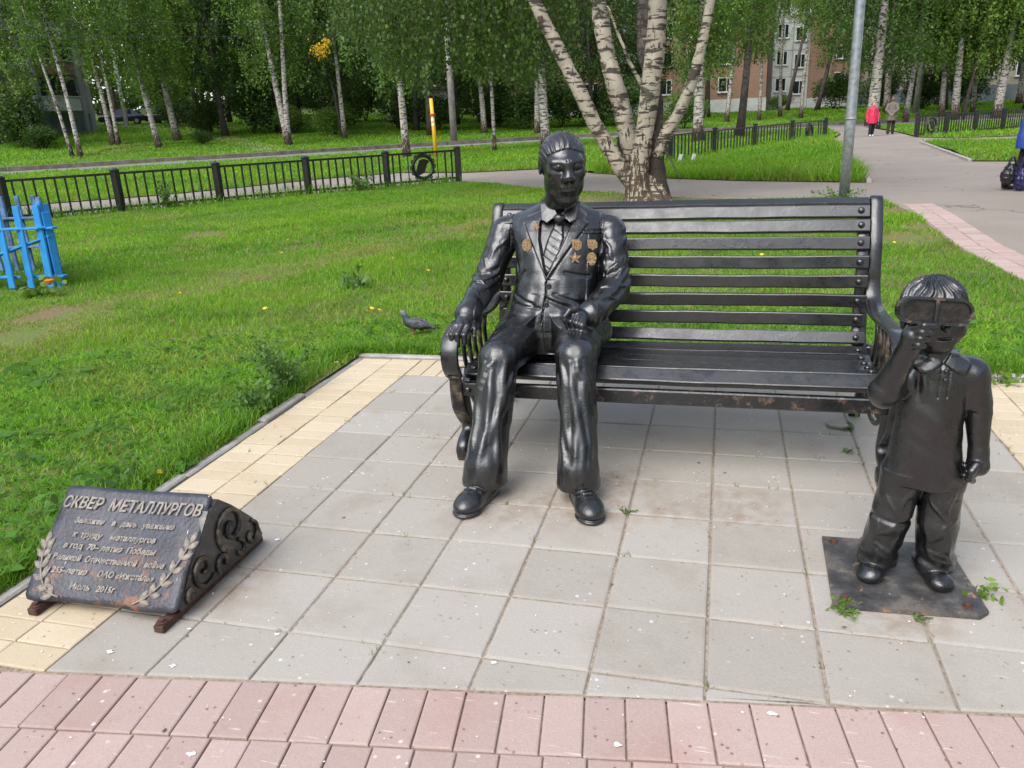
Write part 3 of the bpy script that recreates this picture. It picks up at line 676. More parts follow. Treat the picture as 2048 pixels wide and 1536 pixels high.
# ------------------------------------------------------------------ sculpting with distance fields
class Sculpt:
    def __init__(s): s.ops = []
    def op(s, fn, lo, hi, mode='u', k=.01): s.ops.append((fn, np.array(lo, float), np.array(hi, float), mode, k)); return s
    def cone(s, a, b, ra, rb, k=.012, mode='u', M=None):
        a, b = np.array(a, float), np.array(b, float); ab = b - a; L2 = max(ab @ ab, 1e-12)
        def fn(P):
            t = np.clip((P - a) @ ab / L2, 0, 1); return np.linalg.norm(P - a - t[:, None] * ab, axis=1) - (ra + t * (rb - ra))
        r = max(ra, rb); return s.op(fn, np.minimum(a, b) - r, np.maximum(a, b) + r, mode, k)
    def chain(s, pts, rs, k=.012, mode='u'):
        for i in range(len(pts) - 1): s.cone(pts[i], pts[i + 1], rs[i], rs[i + 1], k, mode)
        return s
    def ell(s, c, r, k=.012, mode='u', rot=None):
        c, r = np.array(c, float), np.array(r, float); M = None
        if rot is not None:
            from mathutils import Euler
            M = np.array(Euler(rot).to_matrix())
        def fn(P):
            q = P - c
            if M is not None: q = q @ M
            k0 = np.linalg.norm(q / r, axis=1); k1 = np.linalg.norm(q / (r * r), axis=1) + 1e-9; return k0 * (k0 - 1) / k1
        m = r if M is None else np.full(3, r.max()); return s.op(fn, c - m, c + m, mode, k)
    def box(s, c, h, rd=.004, k=.006, mode='u', rot=None):
        c, h = np.array(c, float), np.array(h, float); M = None
        if rot is not None:
            from mathutils import Euler
            M = np.array(Euler(rot).to_matrix())
        def fn(P):
            q = P - c
            if M is not None: q = q @ M
            q = np.abs(q) - (h - rd); return np.linalg.norm(np.maximum(q, 0), axis=1) + np.minimum(q.max(1), 0) - rd
        m = h if M is None else np.full(3, np.linalg.norm(h)); return s.op(fn, c - m, c + m, mode, k)
    def disp(s, fn, lo, hi): return s.op(fn, lo, hi, 'd', 0)
    def eval(s, P, pad=.035):
        d = np.full(len(P), 1.0); pl, ph = P.min(0), P.max(0)
        for fn, lo, hi, mode, k in s.ops:
            if np.any(pl > hi + pad + k) or np.any(ph < lo - pad - k): continue
            m = np.all((P > lo - pad - k) & (P < hi + pad + k), axis=1)
            i = np.nonzero(m)[0]
            if len(i) == 0: continue
            if mode == 'd': d[i] = d[i] + fn(P[i], d[i]); continue
            e = fn(P[i]); a = d[i]
            if mode == 'u': h = np.maximum(k - np.abs(a - e), 0) / max(k, 1e-9); d[i] = np.minimum(a, e) - h * h * k / 4
            elif mode == 's': h = np.maximum(k - np.abs(a + e), 0) / max(k, 1e-9); d[i] = np.maximum(a, -e) + h * h * k / 4
        return d
    def mesh(s, name, h):
        lo = np.min([o[1] for o in s.ops if o[3] == 'u'], axis=0) - 4 * h; hi = np.max([o[2] for o in s.ops if o[3] == 'u'], axis=0) + 4 * h
        bs = 8; nb = np.ceil((hi - lo) / (h * bs)).astype(int); n = nb * bs
        bc = np.stack(np.meshgrid(*[np.arange(k) for k in nb], indexing='ij'), -1).reshape(-1, 3)
        cen = lo + (bc * bs + (bs - 1) / 2) * h; dc = s.eval(cen, .05)
        act = np.abs(dc) < h * bs * .9 + .008
        F = np.where(dc < 0, -1.0, 1.0).astype(np.float32)
        F = np.repeat(np.repeat(np.repeat(F.reshape(nb), bs, 0), bs, 1), bs, 2)
        loc = np.stack(np.meshgrid(*[np.arange(bs)] * 3, indexing='ij'), -1).reshape(-1, 3)
        ab = bc[act]; key = (ab // 3) @ np.array([1000000, 1000, 1]); od = np.argsort(key, kind='stable'); ab = ab[od]; key = key[od]
        cut = np.r_[0, np.nonzero(np.diff(key))[0] + 1, len(ab)]
        for c, e in zip(cut[:-1], cut[1:]):
            idx = (ab[c:e, None, :] * bs + loc[None]).reshape(-1, 3)
            F[idx[:, 0], idx[:, 1], idx[:, 2]] = s.eval(lo + idx * h)
        S = F < 0
        corner = [(a, b, c) for a in (0, 1) for b in (0, 1) for c in (0, 1)]
        sl = lambda A, o: A[o[0]:A.shape[0] - 1 + o[0], o[1]:A.shape[1] - 1 + o[1], o[2]:A.shape[2] - 1 + o[2]]
        cnt = sum(sl(S, o).astype(np.int8) for o in corner); mix = (cnt > 0) & (cnt < 8)
        ci = np.argwhere(mix); vid = np.full(mix.shape, -1, np.int32); vid[mix] = np.arange(len(ci))
        vals = np.stack([F[ci[:, 0] + o[0], ci[:, 1] + o[1], ci[:, 2] + o[2]] for o in corner], 1)
        co = np.array(corner, float); acc = np.zeros((len(ci), 3)); nn = np.zeros(len(ci))
        for i in range(8):
            for j in range(i + 1, 8):
                if np.abs(co[i] - co[j]).sum() != 1: continue
                a, b = vals[:, i], vals[:, j]; m = (a < 0) != (b < 0)
                t = np.where(m, a / np.where(m, a - b, 1), 0)
                acc[m] += co[i] + t[m, None] * (co[j] - co[i]); nn[m] += 1
        V = lo + (ci + acc / np.maximum(nn, 1)[:, None]) * h
        faces = []
        for ax in range(3):
            o1, o2 = [(1, 2), (2, 0), (0, 1)][ax]
            s0 = [slice(None)] * 3; s1 = [slice(None)] * 3; s0[ax] = slice(0, -1); s1[ax] = slice(1, None)
            A, Bm = S[tuple(s0)], S[tuple(s1)]; e = np.argwhere(A != Bm)
            e = e[(e[:, o1] > 0) & (e[:, o2] > 0) & (e[:, o1] < S.shape[o1] - 1) & (e[:, o2] < S.shape[o2] - 1)]
            d1 = np.zeros(3, int); d1[o1] = 1; d2 = np.zeros(3, int); d2[o2] = 1
            g_ = lambda q: vid[q[:, 0], q[:, 1], q[:, 2]]
            q = np.stack([g_(e - d1 - d2), g_(e - d2), g_(e), g_(e - d1)], 1)
            fl = ~A[e[:, 0], e[:, 1], e[:, 2]]; q[fl] = q[fl][:, ::-1]; faces.append(q)
        Fc = np.concatenate(faces); Fc = Fc[(Fc >= 0).all(1)]
        s.V = V
        return fast_mesh(name, V, Fc, True)
def poly_sd(poly, x, z):
    d = np.full(x.shape, 9.0); ins = np.zeros(x.shape, bool); n = len(poly)
    for i in range(n):
        ax, az = poly[i]; bx, bz = poly[(i + 1) % n]; ex, ez = bx - ax, bz - az
        t = np.clip(((x - ax) * ex + (z - az) * ez) / (ex * ex + ez * ez), 0, 1); d = np.minimum(d, np.hypot(x - ax - t * ex, z - az - t * ez))
        c = ((az > z) != (bz > z)) & (x < ex * (z - az) / (ez if ez else 1e-9) + ax); ins ^= c
    return np.where(ins, -d, d)
def inside(poly, x, z, e=.005): return np.clip(.5 - poly_sd(poly, x, z) / e, 0, 1)
def line_d(pts, x, z):
    d = np.full(x.shape, 9.0)
    for (ax, az), (bx, bz) in zip(pts[:-1], pts[1:]):
        ex, ez = bx - ax, bz - az; t = np.clip(((x - ax) * ex + (z - az) * ez) / (ex * ex + ez * ez), 0, 1); d = np.minimum(d, np.hypot(x - ax - t * ex, z - az - t * ez))
    return d
def groove(pts, x, z, w_): return np.clip(1 - line_d(pts, x, z) / w_, 0, 1)
def wob(P, k, seed):
    r = np.random.RandomState(seed); t = np.zeros(len(P))
    for i in range(4):
        v = r.normal(size=3); v /= np.linalg.norm(v); t += np.sin(P @ v * k * (1 + .6 * i) + r.uniform(0, 6.28)) / (1 + .4 * i)
    return t / 2.2
def cloth_ridges(S, pts, rs, folds, k=.006):
    """raised cloth folds on a limb: each (t0, phi0, t1, phi1, r) runs over the surface of the chain pts/rs"""
    pts = np.array(pts, float); seg = np.linalg.norm(np.diff(pts, axis=0), axis=1); cs = np.r_[0, np.cumsum(seg)] / seg.sum()
    def at(t, ph, off):
        c = np.array([np.interp(t, cs, pts[:, i]) for i in range(3)]); r = np.interp(t, cs, rs); e = .02
        d = np.array([np.interp(min(1, t + e), cs, pts[:, i]) - np.interp(max(0, t - e), cs, pts[:, i]) for i in range(3)]); d /= np.linalg.norm(d)
        f = np.array([0, -1.0, .25]); f -= d * (f @ d); f /= np.linalg.norm(f); g = np.cross(f, d) * (1 if d[2] < 0 else -1)
        return c + (f * math.cos(ph) + g * math.sin(ph)) * (r + off)
    for t0, p0, t1, p1, r in folds:
        G = Sculpt(); q = [at(t0 + (t1 - t0) * w_, R_(p0 + (p1 - p0) * w_ + 6 * math.sin(w_ * 7 + p0)), -r * .35) for w_ in np.linspace(0, 1, 6)]
        G.chain([tuple(x) for x in q], [r * .35, r * .9, r, r, r * .8, r * .3], .0005); S.op(lambda P, G=G: G.eval(P, .08), np.min(q, axis=0) - r, np.max(q, axis=0) + r, 'u', k)
def head_sculpt(S, c, yaw, pitch, roll, sc_, child=False):
    """head centred at c; local x = viewer's right, -y = forward, z up; sizes in life-size metres times sc_"""
    M = np.array(Matrix.Rotation(yaw, 3, 'Z') @ Matrix.Rotation(pitch, 3, 'X') @ Matrix.Rotation(roll, 3, 'Y'))
    c = np.array(c, float); G = Sculpt()
    if not child:
        G.ell((0, .018, .036), (.074, .092, .080)); G.ell((0, -.020, -.026), (.064, .068, .092), .03)
        G.ell((0, -.064, -.103), (.031, .021, .020), .03)
        for s in (-1, 1):
            G.ell((s * .043, -.004, -.066), (.019, .038, .036), .03); G.ell((s * .043, -.060, -.004), (.019, .018, .020), .03)
            G.cone((s * .010, -.0835, .0345), (s * .046, -.069, .038), .0075, .006, .03)
            G.ell((s * .029, -.0935, .0165), (.0205, .0165, .0120), .014, 's'); G.ell((s * .0295, -.0745, .0165), (.0160, .0125, .0088), .002)
            G.cone((s * .016, -.0850, .0215), (s * .031, -.0845, .0250), .0034, .0040, .006); G.cone((s * .031, -.0845, .0250), (s * .047, -.0755, .0195), .0040, .0030, .006)
            G.ell((s * .0135, -.0955, -.0195), (.0105, .0115, .0085), .010)
            G.cone((s * .021, -.0985, -.018), (s * .036, -.0850, -.055), .0032, .0025, .012, 's')
            G.ell((s * .0755, .022, .006), (.0085, .019, .034), .008, rot=(.18, 0, s * .22)); G.ell((s * .083, .014, .008), (.005, .010, .022), .006, 's')
        G.cone((0, -.083, .030), (0, -.1050, -.010), .0100, .0135, .018); G.ell((0, -.1035, -.015), (.0150, .0125, .0110), .010)
        G.ell((0, -.070, -.050), (.034, .027, .032), .022); G.cone((0, -.101, -.028), (0, -.0985, -.043), .0042, .0042, .006, 's')
        G.cone((-.021, -.0910, -.0485), (.021, -.0910, -.0485), .0048, .0048, .006); G.cone((-.017, -.0905, -.0595), (.017, -.0905, -.0595), .0066, .0066, .006)
        G.cone((-.025, -.1000, -.0540), (.025, -.1000, -.0540), .0040, .0040, .003, 's')
        for x0 in (-.0055, .0065): G.cone((x0, -.0935, .033), (x0 * .8, -.0925, .047), .0016, .0012, .005, 's')
        for z0, w0 in ((.060, .030), (.070, .020)): G.cone((-w0, -.0825, z0), (w0, -.0815, z0 + .002), .0016, .0012, .005, 's')
        hair = Sculpt(); hair.ell((0, .021, .041), (.0785, .0965, .0825)); hair.ell((0, .045, .0), (.074, .074, .06), .02)
        def hfn(P):
            d = hair.eval(P, 1.0); x, y, z = P[:, 0], P[:, 1], P[:, 2]
            hl = .090 - 1.25 * np.maximum(y + .068, -.01) - .10 * np.abs(x) + 5.0 * np.maximum(np.abs(x) - .040, 0) * (y < -.03) * .12
            hl = np.where(y > .0, .090 - 1.25 * .068 - 1.0 * y, hl)
            side = np.where((np.abs(x) > .05) & (y > -.035) & (y < .012), -.03, 9)
            hl = np.minimum(hl, side)
            a = np.arctan2(x, z + .02); ph = a * 58 + 2.4 * np.sin(y * 60 + a * 4) + .9 * np.sin(y * 130 + x * 70)
            q1 = np.sin(ph); q2 = np.sin(a * 37 + 3.1 * np.sin(y * 38 + a * 2) + 1.0); q3 = np.sin(a * 90 + 2 * np.sin(y * 80))
            d = d - .0013 * q1 * (.5 + .5 * np.sin(a * 7 + y * 50)) - .0013 * q2 - .0007 * q3
            return np.maximum(d, (hl - z) * .62)
        G.op(hfn, (-.1, -.1, -.1), (.1, .14, .14), 'u', .003)
    else:
        G.ell((0, .012, .025), (.078, .088, .078)); G.ell((0, -.018, -.032), (.064, .064, .068), .03); G.ell((0, -.055, -.078), (.024, .02, .017), .03)
        for s in (-1, 1):
            G.ell((s * .038, -.052, -.036), (.024, .022, .022), .025); G.ell((s * .078, .018, -.014), (.009, .018, .028), .008, rot=(.15, 0, s * .35)); G.ell((s * .087, .011, -.012), (.006, .010, .018), .006, 's')
            G.ell((s * .028, -.074, .0), (.014, .012, .009), .006)
        G.cone((0, -.076, .004), (0, -.088, -.022), .007, .010, .012)
        G.cone((-.022, -.071, -.047), (.022, -.071, -.047), .0055, .0055, .006); G.cone((-.016, -.071, -.060), (.016, -.071, -.060), .0072, .0072, .006); G.ell((0, -.082, -.053), (.026, .012, .0042), .003, 's')
        hair = Sculpt(); hair.ell((0, .014, .032), (.083, .096, .079))
        def hfn(P):
            d = hair.eval(P, 1.0); x, y, z = P[:, 0], P[:, 1], P[:, 2]
            hl = np.where(y < -.02, .030 + .010 * np.sin(x * 150) + .02 * (np.abs(x) > .055), -.005 - .9 * np.maximum(y, 0)); hl = np.where((y > -.045) & (y < .01) & (np.abs(x) > .05), -.018, hl)
            a = np.arctan2(x, .02 - y); ph = a * 22 + 2.2 * np.sin(z * 70 + a * 3)
            d = d - .0035 * np.sin(ph) - .0014 * np.sin(ph * 2.2 + z * 60)
            return np.maximum(d, (hl - z) * .7)
        G.op(hfn, (-.1, -.1, -.08), (.1, .12, .12), 'u', .003)
    zz = np.array([1.03, 1.0, .955]) if not child else np.ones(3)
    def fn(P): return G.eval(((P - c) @ M) / (sc_ * zz), .05) * sc_ * .955
    S.op(fn, c - .16 * sc_, c + .16 * sc_, 'u', .014)
    return M

# ---- seated man in a suit
man = empty('seated_man_statue', (1.12, .62, .42)); tag(man, 'black painted statue of a seated man in a suit with medals', 'statue')
def put(o, par):      # keep world coordinates under a placed empty
    o.parent = par; o.matrix_parent_inverse = Matrix.Translation(par.location).inverted() if par.rotation_euler.z == 0 else par.matrix_basis.inverted(); return o
S = Sculpt()
LZ = [.47, .54, .61, .68, .75, .83, .91, .96, 1.005, 1.04, 1.075]
LX = [1.105, 1.105, 1.105, 1.108, 1.112, 1.118, 1.115, 1.110, 1.106, 1.108, 1.112]
LA = [.210, .232, .222, .200, .190, .194, .206, .212, .190, .125, .080]
LF = [.50, .485, .495, .520, .553, .588, .628, .660, .700, .735, .765]     # front y
LB = [.93, .95, .96, .965, .97, .98, .985, .975, .955, .930, .900]         # back y
def torso(P):
    z = P[:, 2]; cx = np.interp(z, LZ, LX); a = np.interp(z, LZ, LA); f = np.interp(z, LZ, LF); b = np.interp(z, LZ, LB)
    cy = f + (b - f) * .55; bf = np.where(P[:, 1] < cy, cy - f, b - cy)
    q = (np.abs((P[:, 0] - cx) / a) ** 2.35 + np.abs((P[:, 1] - cy) / bf) ** 2.35) ** (1 / 2.35)
    d = (q - 1) * np.minimum(a, bf) * .9
    return np.maximum(d, np.maximum(z - 1.085, .46 - z))
S.op(torso, (.85, .46, .46), (1.36, 1.0, 1.085), 'u', .02)
for s, sh, k in ((-1, (.866, .825, .942), .0), (1, (1.338, .825, .938), .0)):
    S.cone((1.11 + s * .10, .83, .985), sh, .062, .066, .03)
S.chain([(.868, .825, .938), (.795, .715, .735)], [.070, .063], .012); S.chain([(.795, .715, .735), (.778, .49, .650)], [.064, .047], .012)
S.chain([(1.340, .825, .935), (1.378, .705, .715)], [.069, .065], .012); S.chain([(1.378, .705, .715), (1.312, .475, .652)], [.066, .049], .012)
def sleeve_folds(P, d):
    x, y, z = P.T; t = (.94 - z) / .3
    f = .0042 * np.sin(38 * t + 3 * wob(P, 14, 5) + 7 * (x + y) * 4 + 1.4 * np.sin(z * 37)) * np.clip(1.2 - np.abs(t - .72) * 1.3, 0, 1) * (np.where(x < 1.1, x < .86, x > 1.33))
    return f + .0035 * wob(P, 30, 3)
S.disp(sleeve_folds, (.70, .40, .58), (.88, .95, .95)); S.disp(sleeve_folds, (1.30, .40, .58), (1.47, .95, .95))
# jacket cuffs and hands
S.cone((.782, .505, .655), (.775, .462, .640), .054, .055, .004); S.cone((1.318, .50, .655), (1.300, .458, .652), .055, .055, .004)
S.cone((.776, .47, .640), (.772, .42, .615), .034, .036, .008)
kn = [(.733, .376, .604), (.755, .362, .616), (.779, .362, .618), (.802, .372, .612)]; md = [(.724, .342, .580), (.747, .324, .588), (.772, .322, .590), (.798, .334, .584)]; tp = [(.727, .338, .545), (.750, .318, .542), (.774, .316, .545), (.798, .329, .552)]
for a, b, c_ in zip(kn, md, tp): S.cone((.774, .425, .612), a, .030, .0155, .012); S.cone(a, b, .0150, .0130, .003); S.cone(b, c_, .0130, .0105, .003)
S.chain([(.80, .44, .607), (.826, .395, .598), (.830, .362, .574)], [.02, .0145, .012], .006)
S.cone((1.300, .465, .652), (1.277, .425, .648), .036, .036, .008); S.ell((1.268, .405, .648), (.048, .034, .036), .01)
for i in range(4):
    x0 = 1.226 + .0225 * i; zz = .672 - .0075 * i; yy = .378 - .003 * i
    S.chain([(x0, yy + .012, zz + .002), (x0 - .004, yy - .020, zz - .018), (x0 + .002, yy - .004, zz - .052)], [.0145, .0135, .012], .0035)
S.chain([(1.262, .40, .690), (1.236, .372, .688), (1.222, .355, .668)], [.017, .0135, .011], .005)
# thighs, skirt of the jacket, shins
S.chain([(.985, .68, .525), (.966, .255, .510)], [.108, .083], .02); S.chain([(1.225, .68, .525), (1.280, .255, .528)], [.108, .081], .02)
def skirt(P):
    x, y, z = P.T; q = np.sqrt(((x - 1.105) / .262) ** 2 + ((y - .66) / .30) ** 2 + ((z - .515) / .137) ** 2)
    d = (q - 1) * .13
    hem = .435 + .11 * np.exp(-((x - 1.098) / .045) ** 2) + .03 * np.abs(x - 1.1) + .5 * np.maximum(np.abs(x - 1.105) - .17, 0)
    return np.maximum(np.maximum(d, (hem - y) * .8), .50 - z)
S.op(skirt, (.84, .40, .49), (1.37, .95, .66), 'u', .008)
S.chain([(.966, .250, .505), (.955, .150, .29), (.944, .062, .125), (.940, .055, .072)], [.082, .076, .084, .090], .010)
S.chain([(1.280, .250, .522), (1.299, .165, .30), (1.312, .085, .13), (1.314, .082, .080)], [.080, .074, .080, .086], .010)
for x0, y0 in ((.940, .05), (1.314, .078)): S.box((x0, y0, .0), (.14, .16, .062), .001, .0015, 's')
LEG_L = [(.966, .250, .505), (.955, .150, .29), (.944, .062, .125), (.940, .055, .072)]; LEG_R = [(1.280, .250, .522), (1.299, .165, .30), (1.312, .085, .13), (1.314, .082, .080)]
cloth_ridges(S, LEG_L, [.082, .076, .084, .090], [(.04, 4, .99, -6, .014), (.02, 42, .70, 22, .015), (.05, -36, .85, -46, .015), (.30, 34, .98, 44, .011), (.10, 64, .45, 40, .013), (.03, -4, .24, -44, .012)], .016)
cloth_ridges(S, LEG_R, [.080, .074, .080, .086], [(.04, -2, .99, 6, .014), (.03, -38, .72, -20, .015), (.04, 34, .88, 44, .015), (.28, -36, .97, -42, .011), (.08, -64, .45, -38, .013), (.03, 8, .24, 46, .012), (.35, 16, .95, 22, .010)], .016)
cloth_ridges(S, [(.868, .825, .938), (.795, .715, .735), (.778, .49, .650)], [.070, .063, .047], [(.30, -50, .46, 30, .008), (.36, -60, .54, 10, .009), (.44, -40, .60, 50, .008), (.50, -66, .66, 0, .008), (.62, -30, .74, 55, .006), (.10, 20, .34, -10, .007), (.74, -50, .86, 20, .006)], .007)
cloth_ridges(S, [(1.340, .825, .935), (1.378, .705, .715), (1.312, .475, .652)], [.069, .065, .049], [(.28, 50, .44, -30, .008), (.36, 60, .52, -15, .009), (.44, 36, .58, -50, .008), (.52, 66, .66, -5, .008), (.64, 30, .76, -50, .006), (.10, -20, .32, 12, .007), (.76, 50, .88, -20, .006)], .007)
def leg_folds(P, d):
    a = wob(P * np.array([1.7, 1.7, .42]), 40, 9); b = wob(P * np.array([1.3, 1.3, .8]), 26, 15)
    return .0022 * a + .0014 * wob(P, 60, 2)
S.disp(leg_folds, (.82, -.06, .06), (1.42, .35, .56))
def lap_folds(P, d):
    x, y, z = P.T; return .0045 * np.sin((x - 1.1) * 60 + (y - .5) * 45 * np.sign(x - 1.1)) * np.clip(1 - np.abs(y - .42) / .2, 0, 1)
S.disp(lap_folds, (.85, .25, .5), (1.4, .62, .68))
# shoes: low, square-toed, set sharply against the cuffs
for tx, ty, hx, hy in ((.900, -.150, .946, .085), (1.402, -.116, 1.314, .105)):
    G = Sculpt(); dx, dy = tx - hx, ty - hy; L = math.hypot(dx, dy); ux, uy = dx / L, dy / L; yaw = math.atan2(uy, ux)
    at_ = lambda t, z, o=0.0: (hx + ux * t - uy * o, hy + uy * t + ux * o, z)
    G.ell(at_(.03, .040), (.075, .043, .052), .02, rot=(0, 0, yaw)); G.ell(at_(.12, .040), (.10, .048, .040), .03, rot=(0, 0, yaw)); G.ell(at_(L - .062, .034), (.068, .053, .032), .03, rot=(0, 0, yaw))
    G.box(at_(L * .5 - .03, .010), (L * .5 - .02, .046, .011), .010, .003, 'u', (0, 0, yaw)); G.ell(at_(L - .062, .010), (.072, .057, .014), .003, rot=(0, 0, yaw))
    G.box(at_(L * .5, -.030), (.30, .16, .030), .001, .001, 's', (0, 0, yaw))
    G.chain([at_(L - .105, .070, -.036), at_(L - .098, .074, 0), at_(L - .105, .070, .036)], [.0035, .0035, .0035], .003)
    for t in (.135, .160, .185): G.chain([at_(t, .082 - (t - .135) * .22, -.016), at_(t, .082 - (t - .135) * .22, .016)], [.004, .004], .003)
    lo = np.minimum([tx, ty, 0], [hx, hy, 0]) - .07; hi = np.maximum([tx, ty, .1], [hx, hy, .1]) + .07
    S.op(lambda P, G=G: G.eval(P, 1.0), (lo[0], lo[1], -.01), (hi[0], hi[1], .11), 'u', .0015)
# neck, collar, lapels, tie
S.cone((1.118, .80, 1.03), (1.150, .735, 1.125), .076, .070, .01)
LAPL = [(1.068, 1.048), (.990, 1.018), (1.004, 1.004), (.984, .990), (1.096, .790), (1.101, .775), (1.100, .80), (1.060, .93), (1.056, .99)]
LAPR = [(1.204, 1.055), (1.246, 1.020), (1.240, 1.004), (1.262, .990), (1.104, .768), (1.098, .760), (1.105, .79), (1.172, .93), (1.192, .99)]
SHIRT = [(1.068, 1.05), (1.056, .99), (1.060, .93), (1.100, .79), (1.105, .79), (1.172, .93), (1.192, .99), (1.204, 1.055)]
TIE = [(1.120, 1.030), (1.160, 1.028), (1.152, .995), (1.162, .93), (1.142, .86), (1.104, .795), (1.080, .86), (1.098, .93), (1.122, .995)]
COLL = [(1.064, 1.075), (1.070, 1.020), (1.092, 1.005), (1.128, 1.032), (1.090, 1.060)]; COLR = [(1.208, 1.080), (1.200, 1.020), (1.186, 1.004), (1.150, 1.030), (1.180, 1.060)]
PKT = [(1.236, .962), (1.312, .950), (1.313, .942), (1.237, .953)]
def suit(P, d):
    x, y, z = P.T; fr = np.clip((.80 - y) / .04, 0, 1)
    o = np.zeros(len(P))
    sh = inside(SHIRT, x, z, .006); o += .014 * sh
    o -= .010 * np.maximum(inside(LAPL, x, z, .004), inside(LAPR, x, z, .004))
    o -= .009 * inside(TIE, x, z, .004) - .004 * groove([(1.122, .998), (1.154, .994)], x, z, .004) * 1
    for k in range(6):
        z1 = .975 - k * .033; o += .003 * groove([(1.06, z1 + .035), (1.19, z1 - .045)], x, z, .0035) * inside(TIE, x, z, .003)
    o -= .005 * inside(PKT, x, z, .003); o += .005 * groove([(1.236, .966), (1.313, .954)], x, z, .0035)
    edge = [(1.102, .775), (1.106, .72), (1.098, .66), (1.092, .60)]
    o += .007 * groove(edge, x, z, .0045) - .006 * np.clip((x - np.interp(z, [.6, .66, .72, .775], [1.092, 1.098, 1.106, 1.102])) / .006, 0, 1) * (z < .775) * np.clip(1 - (x - 1.10) / .06, 0, 1)
    o += .006 * groove([(.984, .990), (1.096, .790)], x, z, .005) + .006 * groove([(1.262, .990), (1.104, .768)], x, z, .005)
    for pts in ([(1.18, .80), (1.27, .775)], [(1.14, .715), (1.26, .668)], [(1.12, .69), (1.25, .63)], [(.96, .70), (1.05, .672)], [(.95, .665), (1.08, .66)], [(1.0, .80), (.95, .74)], [(1.11, .70), (1.22, .655)], [(.925, .88), (.965, .80)], [(.915, .93), (.935, .86)], [(1.285, .90), (1.30, .82)]):
        o += .0055 * groove(pts, x, z, .011)
    return (o + .0022 * wob(P, 45, 12)) * fr * np.clip((1.052 - z) / .02, 0, 1)
S.disp(suit, (.90, .42, .60), (1.34, .82, 1.075))
for CP in ([(1.046, 1.078), (1.060, 1.008), (1.088, .996), (1.136, 1.030), (1.104, 1.066)], [(1.224, 1.080), (1.214, 1.008), (1.190, .996), (1.146, 1.030), (1.178, 1.066)]):
    def flap(P, CP=CP):
        x, y, z = P.T; yp = .682 + .62 * (z - 1.0) + 1.9 * (x - 1.136) ** 2
        return np.maximum(poly_sd(CP, x, z), np.abs(y - yp) - .010)
    S.op(flap, (1.03, .66, .98), (1.24, .76, 1.085), 'u', .004)
S.chain([(1.065, .80, 1.06), (1.07, .86, 1.085), (1.12, .895, 1.09), (1.18, .86, 1.085), (1.195, .80, 1.06)], [.004, .012, .014, .012, .004], .014)
S.ell((1.140, .684, 1.012), (.022, .014, .020), .006)
def armhole(P, d):
    x, y, z = P.T; c = np.array([np.where(x < 1.1, .915, 1.298), .80 + 0 * x, .90 + 0 * x]).T
    return .005 * np.clip(1 - np.abs(np.abs(x - 1.107) - .205 + .10 * (z - .93)) / .006, 0, 1) * (z > .86)
S.disp(armhole, (.86, .66, .85), (1.36, .95, 1.03))
head_sculpt(S, (1.158, .712, 1.222), R_(22), R_(10), R_(-1), 1.20)
me = S.mesh('body', .0031)
body = put(link('body', me, MAT['black']), man)
MV = S.V
def front_y(V, x, z, r=.012):
    m = (np.abs(V[:, 0] - x) < r) & (np.abs(V[:, 2] - z) < r)
    return float(V[m, 1].min()) if m.any() else .6
# buttons and medals
for x, z, r in ((1.116, .750, .0125), (1.110, .678, .0115)):
    y = front_y(MV, x, z); Mx = Matrix.Rotation(R_(90), 3, 'X')
    put(MB().lathe([(r, -.004), (r, .003), (r * .82, .0055), (r * .6, .004), (.001, .004)], (x, y + .001, z), 14, Mx).build('button', MAT['black'], None, True), man)
def medal(kind, x, z, w_, h_):
    y = front_y(MV, x, z); m = MB()
    if kind == 'oval':
        for r0, r1, y0 in ((1.0, .92, .0), (.74, .62, -.003)):
            P = [(math.cos(a) * w_ * r0, math.sin(a) * h_ * r0) for a in np.linspace(0, 2 * math.pi, 20, endpoint=False)]
            m.prism([(x + p[0], z + p[1]) for p in P], 'y', y - .005 + y0, y + .006)
        for a in np.linspace(0, 2 * math.pi, 10, endpoint=False): m.box((x + math.cos(a) * w_ * .84, y - .006, z + math.sin(a) * h_ * .84), (.006, .006, .006), bev=.002)
    elif kind == 'star':
        P = [((w_ if i % 2 == 0 else w_ * .42) * math.sin(i * math.pi / 5), (w_ if i % 2 == 0 else w_ * .42) * math.cos(i * math.pi / 5)) for i in range(10)]
        m.prism([(x + p[0], z + p[1]) for p in P], 'y', y - .006, y + .006); m.lathe([(.010, 0), (.009, .004), (.001, .006)], (x, y - .006, z), 12, Matrix.Rotation(R_(90), 3, 'X'))
    elif kind == 'ribbon':
        m.prism([(x - w_, z + h_), (x + w_ * .55, z + h_ * .95), (x + w_, z + h_ * .3), (x + w_ * .9, z - h_ * .55), (x, z - h_), (x - w_ * .9, z - h_ * .5)], 'y', y - .005, y + .006)
        for k in (-.5, 0, .5): m.box((x + k * w_, y - .006, z), (.003, .004, h_ * 1.3), bev=.001)
    else:
        m.prism([(x - w_, z - h_ * .2), (x - w_ * .3, z + h_ * .4), (x, z + h_), (x + w_ * .5, z + h_ * .4), (x + w_, z - h_ * .3), (x + w_ * .4, z - h_), (x - w_ * .5, z - h_ * .7)], 'y', y - .004, y + .006)
    put(m.build('medal', MAT['brass'], None), man)
medal('pin', 1.044, .986, .014, .016); medal('oval', 1.006, .908, .021, .028); medal('ribbon', 1.224, .908, .021, .024); medal('ribbon', 1.284, .903, .022, .022)
medal('star', 1.220, .858, .027, .027); medal('oval', 1.283, .846, .021, .028)

# ---- boy with goggles on an iron plate
boy = empty('boy_statue', (2.38, -.28, .012)); tag(boy, 'black painted statue of a small boy holding goggles to his eyes', 'statue')
S = Sculpt(); by = -.262
